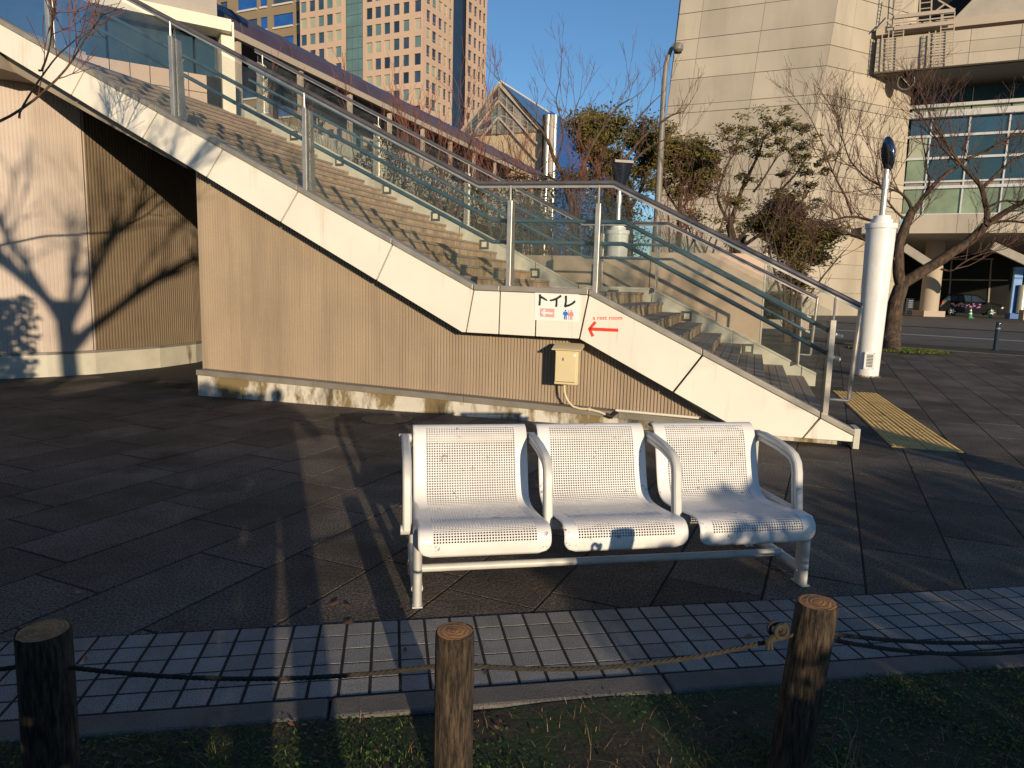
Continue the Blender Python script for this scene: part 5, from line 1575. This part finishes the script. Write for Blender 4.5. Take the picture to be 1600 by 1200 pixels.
# covered pedestrian walkway on the deck behind the stairs
ev = thing('covered_walkway', 'long covered walkway with a violet arched roof behind the stairs', 'walkway')
_k1, _k2 = gnd(480, 112, 6.55), gnd(800, 264, 6.55); KP0 = Vector((_k1.x, _k1.y, 0)); KD = Vector((_k2.x - _k1.x, _k2.y - _k1.y, 0)).normalized(); KN = Vector((-KD.y, KD.x, 0))   # KN points left, away
KZ, KA, KB = 6.55, -7.5, 19.7
def EV(t, w, z): return KP0 + KD * t + KN * w + Z * z
npn = 16
arcp = [(-.12, .07), (-.02, .36), (.2, .57), (.6, .74), (1.2, .80), (1.8, .74), (2.2, .52), (2.45, .10)]
for k in range(npn):
    a, b = KA + (KB - KA) * k / npn + .02, KA + (KB - KA) * (k + 1) / npn - .02
    m = MB()
    for (w0, z0_), (w1, z1_) in zip(arcp[:-1], arcp[1:]):
        q = [EV(a, w0, KZ + z0_), EV(b, w0, KZ + z0_), EV(b, w1, KZ + z1_), EV(a, w1, KZ + z1_)]; m.hexa(q + [p + Z * .03 for p in q])
    m.build('roof_sheet', MT['roofv'], ev)
    m = MB(); m.tube([EV(a, w, KZ + z + .03) for w, z in arcp], .03, 6); m.build('roof_rib', MT['roofv'], ev)
m = MB(); m.bar(EV(KA, -.10, KZ), EV(KB, -.10, KZ), .14, .15); m.build('gutter_beam', MT['conc2'], ev)
m = MB(); m.bar(EV(KA, 2.45, KZ), EV(KB, 2.45, KZ), .16, .22); m.build('rear_beam', MT['grey'], ev)
k = 0
for t in (-6.75, -4.6, -2.5, -.35, 1.8, 3.93, 6.07, 8.2, 10.35, 12.5, 14.6, 16.75, 18.9):
    m = MB(); m.bar(EV(t, -.05, KZ - .1), EV(t, -.05, 4.3), .11, .11, KD); m.build('column', MT['conc2'], ev)
    m = MB(); m.bar(EV(t, 2.42, KZ - .1), EV(t, 2.42, 4.3), .11, .11, KD); m.build('column', MT['grey'], ev)
    m = MB(); m.bar(EV(t, -.05, KZ - .05), EV(t, 2.42, KZ - .05), .10, .12); m.build('cross_beam', MT['grey'], ev)
for w, mt in ((-.25, 'stringer'), (2.75, 'grey')):
    m = MB(); m.bar(EV(KA, w, 4.62), EV(KB, w, 4.62), .14, .85); m.build('parapet', MT[mt], ev)
m = MB(); m.bar(EV(KA, 1.25, 3.98), EV(KB, 1.25, 3.98), 3.3, .45); m.build('deck_slab', MT['soffit'], ev)
for t in (-5, 1.5, 8, 14.5, 19):
    a = EV(t, 1.25, 0); m = MB(); m.box((a.x, a.y, 1.88), (.6, .6, 3.76)); m.build('pier', MT['soffit'], ev)

# deck building at the upper left
db = thing('deck_building', 'dark teal glass pavilion with a bright beam above a pink tiled wall', 'building')
DD = Vector((.84, .545, 0)).normalized(); DN = Vector((DD.y, -DD.x, 0)); D0 = at(200, 97, 12.3); 
def DP(px, py): return line_pt(px, py, D0, DD)
dz1 = D0.z
uA, uB = (DP(-160, 100) - D0).dot(DD), (DP(345, 100) - D0).dot(DD)
def DU(u, z, o=0): return Vector((D0.x, D0.y, 0)) + DD * u + DN * o + Z * z
tw_ = .30
n = int((uB - uA) / tw_); rws = 5
tme2 = MB(); tme2.box((0, 0, 0), (tw_ - .012, .03, .29)); tme2 = tme2.mesh('wall_tile', MT['ptile'])
for i in range(n):
    for j in range(rws):
        inst('wall_tile', tme2, DU(uA + (i + .5) * tw_, dz1 - .15 - j * .302, .0), db, atan2(DD.y, DD.x))
m = MB(); m.box(DU((uA + uB) / 2, dz1 - 1.0, -.12), (uB - uA, .2, 2.0), (DD, DN, Z)); m.build('tile_backing', MT['joint'], db)
zb_ = DP(220, 25).z
pw_ = 1.35; k = 0; u = uA
while u < uB - .1:
    e = min(u + pw_, uB)
    m = MB(); m.prism([DU(u + .02, dz1 + .02, -.25), DU(e - .02, dz1 + .02, -.25), DU(e - .02, zb_ - .05, -.25), DU(u + .02, zb_ - .05, -.25)], -DN * .05); m.build('glass_pane', MT['tealg'], db)
    u = e
m = MB(); m.box(DU((uA + uB) / 2, (dz1 + zb_) / 2, -.6), (uB - uA, .3, zb_ - dz1), (DD, DN, Z)); m.build('dark_interior', MT['entr'], db)
m = MB(); m.box(DU((uA + uB) / 2, zb_ + .08, -.02), (uB - uA + .3, .5, .20), (DD, DN, Z)); m.build('bright_beam', MT['beam'], db)
m = MB(); m.box(DU((uA + uB) / 2, zb_ + .95, -.55), (uB - uA, .7, 1.5), (DD, DN, Z)); m.build('upper_panel', MT['grey'], db)
m = MB(); m.box(DU((uA + uB) / 2, zb_ + 1.85, -.35), (uB - uA + .6, 1.6, .25), (DD, DN, Z)); m.build('roof_edge', MT['roofv'], db)
m = MB(); m.box(DU(uB + .12, (dz1 + zb_) / 2 - .4, -.2), (.22, .5, zb_ - dz1 + 1.2), (DD, DN, Z)); m.build('end_column', MT['beam'], db)
# ================================================================== TREES
def rand_dir(base, spread, up=0.0, rg=None):
    rg = rg or rnd
    v = Vector((rg.gauss(0, 1), rg.gauss(0, 1), rg.gauss(0, 1))).normalized()
    d = (base.normalized() + v * spread + Z * up).normalized(); return d
def twig(mb, p, d, L, r, lev, rg, up=.15, nch=(3, 4, 3), tips=None, sides=4):
    n = max(3, int(4 + 2 * lev)); pts = [p]; q = Vector(p); dd = d
    for i in range(n):
        dd = rand_dir(dd, .16, up * .3, rg); q = q + dd * (L / n); pts.append(q)
    mb.tube(pts, [max(.0035, r * (1 - .75 * i / n)) for i in range(n + 1)], sides if lev else 3, cap=False)
    if tips is not None and lev <= 1: tips.append(pts[-1])
    if lev <= 0: return
    for k in range(nch[lev - 1] if lev - 1 < len(nch) else nch[-1]):
        t = rg.uniform(.25, .98); i = min(n - 1, int(t * n)); b = pts[i].lerp(pts[i + 1], t * n - i)
        bd = rand_dir((pts[i + 1] - pts[i]), .75, up, rg)
        twig(mb, b, bd, L * rg.uniform(.42, .68), r * .55, lev - 1, rg, up, nch, tips, sides)
def limb_tree(label, limbs, group=None, name='bare_tree', twigm='twig', lev=2, per=9, tl=1.3, tr=.02, seed=1, nch=(3, 4, 3), leaf=None, up=.15, start=.3):
    rg = random.Random(seed)
    root = thing(name, label, 'tree', group)
    tm = MB(); cm = MB(); tips = []
    for L in limbs:
        pts, r0, r1 = L[0], L[1], L[2]; dens = L[3] if len(L) > 3 else 1.0
        # smooth
        P = [Vector(p) for p in pts]
        for _ in range(2):
            Q = [P[0]]
            for a, b in zip(P[:-1], P[1:]): Q += [a.lerp(b, .25), a.lerp(b, .75)]
            P = Q + [P[-1]]
        P = [p + Vector((noise.noise(p * 1.7), noise.noise(p * 1.7 + Vector((9, 0, 0))), noise.noise(p * 1.7 + Vector((0, 9, 0))))) * .04 if 0 < i < len(P) - 1 else p for i, p in enumerate(P)]
        n = len(P); tm.tube(P, [r0 + (r1 - r0) * (i / (n - 1)) for i in range(n)], 9, cap=True)
        if dens <= 0: continue
        Ln = sum((b - a).length for a, b in zip(P[:-1], P[1:]))
        cnt = max(1, int(per * dens))
        for k in range(cnt):
            t = start + (1 - start) * (k + rg.random()) / cnt; f = t * (n - 1); i = min(n - 2, int(f)); b = P[i].lerp(P[i + 1], f - i)
            bd = rand_dir(P[i + 1] - P[i], .9, up, rg)
            twig(cm, b, bd, tl * rg.uniform(.6, 1.2), max(tr * .6, min(tr, (r0 + (r1 - r0) * t) * .6)), lev, rg, up, nch, tips)
        twig(cm, P[-1], (P[-1] - P[-2]).normalized(), tl, min(tr, r1), lev, rg, up, nch, tips)
    tm.build('trunk', MT['barkt'], root, smooth=True)
    cm.build('crown', MT[twigm], root)
    if leaf:
        lb = MB()
        mt, rad, cnt, size, flat, every = leaf
        for i, p in enumerate(tips):
            if i % every: continue
            clump(lb, p, rad * rg.uniform(.6, 1.3), cnt, size, flat, rg)
        lb.build('foliage', MT[mt], root)
    return root
def clump(mb, c, rad, n, size, flat=.6, rg=None):
    rg = rg or rnd
    for _ in range(n):
        v = Vector((rg.gauss(0, .5), rg.gauss(0, .5), rg.gauss(0, .5) * flat))
        if v.length > 1.4: continue
        p = c + v * rad
        a = Vector((rg.gauss(0, 1), rg.gauss(0, 1), rg.gauss(0, .7))).normalized(); b = a.orthogonal().normalized()
        s = size * rg.uniform(.6, 1.4)
        mb.add([p - a * s, p + b * s * .38, p + a * s, p - b * s * .38], [(0, 1, 2, 3)])
def PL(pts, Y, dy=0.0):
    n = len(pts); return [at(x, y, Y + dy * i / max(1, n - 1)) for i, (x, y) in enumerate(pts)]

T0 = 18.7
base = gnd(1393, 548)
lim = [
    ([base - Z * .1] + PL([(1394, 520), (1398, 480), (1408, 446)], T0), .25, .17, 0),
    (PL([(1408, 448), (1402, 420), (1404, 385), (1416, 350), (1427, 328)], T0), .155, .10, .5),
    (PL([(1408, 446), (1437, 425), (1470, 408), (1500, 388), (1528, 365), (1541, 352)], T0, -.6), .155, .10, .5),
    (PL([(1541, 352), (1568, 334), (1600, 316), (1640, 292), (1680, 262)], T0 - .6, -.8), .09, .03),
    (PL([(1541, 352), (1541, 322), (1535, 294), (1520, 277), (1503, 256), (1488, 238), (1472, 212), (1455, 186)], T0 - .6, .5), .075, .018),
    (PL([(1536, 292), (1560, 268), (1588, 248), (1612, 238), (1640, 215)], T0 - .5, -.5), .05, .02),
    (PL([(1543, 323), (1568, 314), (1590, 316), (1620, 312)], T0 - .6, -.3), .035, .012),
    (PL([(1545, 350), (1575, 346), (1605, 350), (1640, 345)], T0 - .6, -.8), .04, .015),
    (PL([(1470, 420), (1488, 424), (1503, 411), (1530, 396), (1572, 388)], T0 - .3, -.6), .03, .008, .6),
    (PL([(1427, 330), (1446, 302), (1470, 276), (1500, 257), (1530, 240), (1565, 222), (1605, 205)], T0, -.6), .065, .018),
    (PL([(1427, 330), (1420, 312), (1408, 300), (1394, 296), (1370, 293)], T0, .4), .05, .018),
    (PL([(1446, 302), (1455, 283), (1447, 265), (1448, 240), (1440, 212)], T0, .5), .035, .01),
    (PL([(1500, 257), (1480, 240), (1458, 210), (1440, 180), (1425, 160)], T0 - .3, .2), .03, .008),
    (PL([(1394, 297), (1360, 285), (1335, 262), (1322, 235), (1312, 205)], T0 + .3, .6), .035, .008),
    (PL([(1406, 395), (1388, 350), (1362, 346), (1330, 335), (1300, 345), (1276, 352)], T0, .6), .06, .012),
    (PL([(1332, 335), (1318, 300), (1302, 270), (1286, 225), (1262, 178)], T0 + .5, .6), .035, .008),
    (PL([(1404, 410), (1370, 385), (1340, 368), (1318, 362), (1300, 352)], T0, -.5), .04, .01),
    (PL([(1302, 270), (1310, 240), (1318, 205), (1312, 180)], T0 + .8, .4), .02, .006),
    (PL([(1420, 345), (1398, 330), (1380, 305), (1368, 270), (1372, 235)], T0, .4), .035, .01),
]
limb_tree('large bare cherry tree with a forked trunk and wide limbs at the right', lim, 'bare trees', per=9, tl=1.15, tr=.014, seed=4, lev=2, nch=(3, 5, 3), up=.25)

# bare trees in the middle, before the sky
Y = 19.5
lim = [(PL([(905, 470), (900, 395), (897, 340), (886, 290)], Y), .15, .10, .3),
       (PL([(886, 290), (870, 255), (858, 225), (840, 195), (815, 168), (792, 140)], Y, .4), .07, .012, .8),
       (PL([(894, 330), (905, 280), (918, 240), (940, 200), (965, 165), (985, 155)], Y, .3), .07, .012, .8),
       (PL([(870, 255), (880, 220), (878, 190), (868, 160), (872, 140)], Y, .4), .03, .008, .7),
       (PL([(886, 290), (850, 275), (820, 268), (790, 250)], Y, .6), .04, .01, .8),
       (PL([(918, 240), (900, 210), (896, 180), (905, 155)], Y, .5), .03, .008, .7)]
limb_tree('bare tree standing in front of the glass gable and blue wall', lim, 'bare trees', per=7, tl=1.0, tr=.012, seed=8, up=.3, nch=(3, 3))
Y = 21
lim = [(PL([(960, 470), (958, 400), (955, 345), (948, 300)], Y), .14, .09, .3),
       (PL([(948, 300), (965, 262), (990, 232), (1012, 206), (1040, 185), (1070, 172)], Y, .4), .07, .01, .8),
       (PL([(950, 320), (975, 270), (1000, 240), (1030, 220), (1062, 215)], Y, .4), .05, .01, .7),
       (PL([(965, 262), (975, 225), (990, 195), (1010, 168), (1036, 145)], Y, .5), .045, .008, .8),
       (PL([(948, 300), (930, 262), (915, 235), (900, 222)], Y, .5), .045, .008, .8)]
limb_tree('slim bare tree between the blue wall and the street lamp', lim, 'bare trees', per=6, tl=.95, tr=.012, seed=15, up=.35, nch=(3, 3))

# reddish bare shrubs in front of the covered walkway
def shrub(px, Y, top_py, label, seed, mat='twigr', lean=0):
    rg = random.Random(seed); b = at(px, 470, Y); b.z = 0; top = at(px, top_py, Y).z
    limbs = []
    for k in range(6):
        a = rg.uniform(0, 6.28); sp = rg.uniform(.15, .42) * top
        e = b + Vector((cos(a) * sp + lean, sin(a) * sp * .6, top * rg.uniform(.62, .86)))
        md = b.lerp(e, .5) + Vector((rg.uniform(-.2, .2), rg.uniform(-.2, .2), .2))
        limbs.append(([b + Vector((rg.uniform(-.1, .1), 0, 0)), b.lerp(md, .4) + Z * .2, md, e], .06, .012, 1.0))
    return limb_tree(label, limbs, 'bare reddish shrubs behind the stairs', 'bare_shrub', mat, 2, 4, top * .24, .009, seed, (3, 4), up=.35, start=.2)
for i, (px, Y, ty, lb) in enumerate(((505, 16.3, 175, 'leftmost reddish bare shrub, behind the upper stair posts'), (590, 16.0, 150, 'reddish bare shrub rising against the pale tower'),
                                 (665, 15.6, 150, 'reddish bare shrub below the violet roof, middle of the row'), (742, 15.4, 195, 'reddish bare shrub left of the glass gable'),
                                 (822, 15.8, 230, 'reddish bare shrub under the glass gable'), (905, 17.0, 262, 'low reddish bare shrub behind the landing railing'),
                                 (1000, 17.5, 275, 'reddish bare shrub right of the white pillar lamp beyond the stairs'), (1075, 18.5, 262, 'brown bare shrub under the street lamp'),
                                 (1165, 19.5, 262, 'brown bare shrub below the windswept evergreen'), (1235, 20.0, 300, 'rightmost brown bare shrub by the concrete hall'))):
    shrub(px, Y, ty, lb, 30 + i, 'twigr' if i < 7 else 'twig')

# evergreens
def evergreen(label, px, Y, limbs_px, seed, rad, cnt, size, every=1, mat='leafd', per=5, tl=.9, flat=.55, lev=1):
    b = at(px, 470, Y); b.z = -.1
    l0 = [(([b] if j == 0 else []) + PL(pts, Y, dy), r0, r1, 1.0) for j, (pts, r0, r1, dy) in enumerate(limbs_px)]
    return limb_tree(label, l0, 'evergreen trees', 'evergreen_tree', 'twig', lev, per, tl, .014, seed, (3, 3), (mat, rad, cnt, size, flat, every), up=.2)
evergreen('dark evergreen tree with a clumpy crown left of the street lamp', 985, 24, [([(985, 400), (982, 330), (975, 270), (965, 225)], .16, .04, 0), ([(982, 330), (1005, 290), (1015, 262), (1012, 235)], .07, .03, .4), ([(980, 320), (950, 290), (930, 265), (922, 240)], .07, .03, -.4), ([(975, 280), (1000, 255), (1030, 235)], .05, .02, .6), ([(978, 300), (945, 262), (935, 222)], .05, .02, .6)], 51, .46, 120, .075, 1, 'leafd', 6, .8)
evergreen('rounded evergreen tree right of the street lamp against the concrete hall', 1062, 25, [([(1060, 400), (1062, 340), (1064, 290), (1066, 262)], .13, .04, 0), ([(1062, 330), (1040, 300), (1035, 275)], .05, .02, .3), ([(1062, 330), (1085, 300), (1095, 280)], .05, .02, .3), ([(1064, 300), (1075, 270), (1080, 255)], .04, .02, -.3)], 52, .50, 120, .075, 1, 'leafo', 5, .62)
evergreen('windswept evergreen tree with sparse tufts before the concrete hall', 1165, 23, [([(1160, 470), (1150, 400), (1140, 350)], .17, .12, 0), ([(1140, 350), (1158, 300), (1178, 255), (1195, 215)], .09, .02, .4), ([(1150, 380), (1190, 330), (1230, 290), (1262, 245)], .07, .015, .4), ([(1150, 390), (1200, 360), (1245, 330), (1262, 300)], .07, .015, -.4), ([(1140, 350), (1118, 310), (1132, 265), (1150, 235)], .06, .015, .4), ([(1178, 300), (1205, 262), (1225, 225)], .04, .012, .2)], 53, .25, 62, .065, 2, 'leafd', 9, .85, .45)
evergreen('dense low evergreen tree at the foot of the concrete hall', 1250, 24, [([(1248, 470), (1245, 420), (1248, 385)], .12, .05, 0), ([(1246, 420), (1222, 395), (1205, 370)], .06, .02, .3), ([(1246, 420), (1268, 398), (1275, 385)], .06, .02, .3), ([(1246, 410), (1235, 370), (1225, 345)], .05, .02, .3)], 54, .5, 190, .075, 1, 'leafd', 6, .55)
# dark evergreen hedge behind the stairs and the clipped bush by the planter
def hedge(label, a, b, h, w, n, size, mat, name='hedge', seed=1, cat='hedge'):
    rg = random.Random(seed); r = thing(name, label, cat)
    d = (b - a); L = d.length; d.normalize(); nn = Vector((-d.y, d.x, 0)); m = MB()
    for _ in range(n):
        u = rg.random() * L; z = h * (rg.random() ** .7); ww = (rg.random() - .5) * w
        hh = h * (1 + .16 * noise.noise(Vector((u * .9, 3, seed)))); z = min(z, hh)
        rr = 1 + .2 * noise.noise(Vector((u * 1.3, z * 1.7, seed)))
        p = a + d * u + nn * ww * rr + Z * (z * hh / h)
        v = Vector((rg.gauss(0, 1), rg.gauss(0, 1), rg.gauss(0, 1))).normalized(); q = v.orthogonal().normalized(); s = size * rg.uniform(.6, 1.4)
        m.add([p - v * s, p + q * s * .45, p + v * s, p - q * s * .45], [(0, 1, 2, 3)])
    m.build('foliage', MT[mat], r)
    k = MB()
    for i in range(int(L * 1.6) + 1):
        p = a + d * (i / 1.6 + rg.uniform(-.1, .1)); k.tube([p, p + Vector((rg.uniform(-.1, .1), rg.uniform(-.1, .1), h * .8))], [.03, .01], 5)
    k.build('stems', MT['barkt'], r); return r
hedge('dark evergreen hedge growing behind the stairs', at(470, 470, 15.0) * 1.0 + Z * -at(470, 470, 15.0).z, at(1000, 470, 17.5) + Z * -at(1000, 470, 17.5).z, 4.0, 1.0, 20000, .045, 'leafb', seed=3)
g0, g1 = gnd(1192, 492), gnd(1240, 492)
g0 = at(1195, 470, 30); g0.z = .3; g1 = at(1240, 470, 29); g1.z = .3
hedge('clipped orange tinged hedge on a pale planter beyond the stair foot', g0, g1, 1.05, 1.2, 5200, .06, 'leafh', seed=5)
m = MB(); m.box(((g0.x + g1.x) / 2, (g0.y + g1.y) / 2, .12), (2.0, 1.7, .42)); tag(m.build('planter', MT['conc2'], bevel=.03), 'pale planter kerb under the clipped hedge', 'planter')
# branch reaching in at the upper left, in front of the deck
lim = [([at(-60, 205, 6.2), at(30, 185, 6.3), at(95, 110, 6.4), at(130, 62, 6.5), at(165, 22, 6.6)], .018, .006, 1.2),
       ([at(60, 110, 6.3), at(80, 60, 6.35), at(85, 20, 6.4)], .010, .004, .6), ([at(30, 185, 6.3), at(70, 95, 6.35), at(120, 60, 6.5)], .010, .004, .6)]
lim[0][0].insert(0, Vector((-6.6, 5.6, 2.0))); lim[0][0].insert(0, Vector((-6.9, 5.2, 0)))
lim[0] = (lim[0][0], .018, .004, 1.2)
limb_tree('thin reddish bare sapling crossing the upper left corner', lim, None, 'sapling', 'twigr', 1, 8, .5, .006, 71, (4, 3), up=.2, start=.55)

# ================================================================== WHAT STANDS BEHIND THE CAMERA (it shades the ground in view)
def free_tree(label, b, h, spread, seed, r=.14, per=8, tl=1.4, fork=.42, nl=7, lev=2, tr=.025, leaf=None):
    rg = random.Random(seed); b = Vector(b)
    f = b + Vector((rg.uniform(-.2, .2), rg.uniform(-.2, .2), h * fork))
    limbs = [([b, b.lerp(f, .5) + Vector((rg.uniform(-.1, .1), 0, 0)), f], r, r * .75, 0)]
    for k in range(nl):
        a = 2 * pi * k / nl + rg.uniform(-.4, .4); s = spread * rg.uniform(.5, 1)
        st = b.lerp(f, rg.uniform(.72, 1.0)); e = Vector((b.x + cos(a) * s, b.y + sin(a) * s, h * rg.uniform(.55, 1.0)))
        limbs.append(([st, st.lerp(e, .5) + Z * rg.uniform(-.1, .5), e], r * .5, r * .12, 1.0))
    return limb_tree(label, limbs, 'trees behind the viewer', 'shade_tree', 'twig', lev, per, tl, tr, seed, (3, 3), leaf, up=.2)
free_tree('bare tree standing behind the viewer to the left', (-2.12, -2.1, 0), 6.6, 3.0, 81, .13, 7, 1.2, .47, 8)
free_tree('bare tree behind the viewer to the right', (7.4, -4.0, 0), 5.6, 2.6, 83, .14, 9, 1.2, .3, 9)
hedge('tall leafy hedge behind the viewer to the left', Vector((-5.0, -1.5, 0)), Vector((.22, -1.2, 0)), 1.75, .9, 24000, .06, 'leafd', seed=8)
hedge('dense evergreen shrubs beyond the left edge of the view', Vector((-7.6, 3.4, 0)), Vector((-4.3, 2.3, 0)), 2.25, 1.2, 16000, .06, 'leafd', seed=11)
hedge('low leafy hedge behind the viewer just right of the photographer', Vector((2.30, -2.4, 0)), Vector((3.1, -2.5, 0)), 1.16, 1.1, 2600, .055, 'leafd', seed=12)
hedge('loose leafy hedge behind the viewer to the right', Vector((3.05, -2.5, 0)), Vector((10.0, -3.4, 0)), 1.38, 1.2, 10000, .055, 'leafd', seed=9)
# added unseen evergreen crown behind the viewer, only there to close off the sky
bt = thing('shade_tree', 'broad evergreen tree added unseen behind the viewer, its dense high crown dimming the sky light', 'tree', 'trees behind the viewer')
m = MB(); m.tube([(-7.6, -4.0, 0), (-7.5, -3.9, 3.2), (-7.2, -3.2, 6.2), (-7.0, -2.4, 7.6)], [.26, .2, .15, .06], 10)
for k in range(7):
    a = k * .9; m.tube([(-7.4, -3.6, 4.6 + .2 * k), (-7.2 + 1.6 * cos(a), -2.4 + 2 * sin(a), 6.9), (-7.0 + 3.0 * cos(a), -1.4 + 3.4 * sin(a), 7.6)], [.09, .05, .02], 7)
m.build('trunk', MT['barkt'], bt, smooth=True)
m = MB(); rg = random.Random(99)
for _ in range(9000):
    a = rg.uniform(0, 2 * pi); rr = sqrt(rg.random()); p = Vector((-7.0 + 3.4 * rr * cos(a), -1.2 + 4.6 * rr * sin(a), 7.4 + rg.gauss(0, .45) + .9 * (1 - rr)))
    v = Vector((rg.gauss(0, 1), rg.gauss(0, 1), rg.gauss(0, .5))).normalized(); q = v.orthogonal().normalized(); s_ = rg.uniform(.08, .16)
    m.add([p - v * s_, p + q * s_ * .5, p + v * s_, p - q * s_ * .5], [(0, 1, 2, 3)])
m.build('crown', MT['leafo'], bt)
# the photographer, one continuous body with raised arms
V_ = [(0, -.30, .98), (0, -.31, 1.18), (0, -.31, 1.36), (0, -.29, 1.47), (0, -.27, 1.545), (0, -.26, 1.64),
      (.17, -.30, 1.385), (.36, -.20, 1.16), (.12, -.05, 1.34), (-.17, -.30, 1.385), (-.235, -.20, 1.16), (-.085, -.05, 1.33),
      (.09, -.30, .90), (.10, -.29, .50), (.11, -.32, .08), (.12, -.20, .03), (-.09, -.30, .90), (-.10, -.29, .50), (-.11, -.32, .08), (-.12, -.20, .03)]
Rr_ = [.16, .155, .17, .06, .085, .075, .075, .055, .035, .075, .055, .035, .10, .07, .05, .045, .10, .07, .05, .045]
Ed = [(0, 1), (1, 2), (2, 3), (3, 4), (4, 5), (2, 6), (6, 7), (7, 8), (2, 9), (9, 10), (10, 11), (0, 12), (12, 13), (13, 14), (14, 15), (0, 16), (16, 17), (17, 18), (18, 19)]
pm = bpy.data.meshes.new('person'); pm.from_pydata([(x + .13, y - .05, z + (-.02)) for x, y, z in V_], Ed, []); pm.materials.append(MT['coat'])
po = bpy.data.objects.new('person', pm); COL.objects.link(po)
tag(po, 'person in a dark coat holding a phone up to take the picture', 'person')
sk = po.modifiers.new('skin', 'SKIN'); 
for v, r_ in zip(pm.skin_vertices[0].data if pm.skin_vertices else [], Rr_): v.radius = (r_, r_)
if not pm.skin_vertices:
    bpy.context.view_layer.objects.active = po
    pm.skin_vertices.new() if hasattr(pm.skin_vertices, 'new') else None
po.modifiers.new('sub', 'SUBSURF').levels = 1
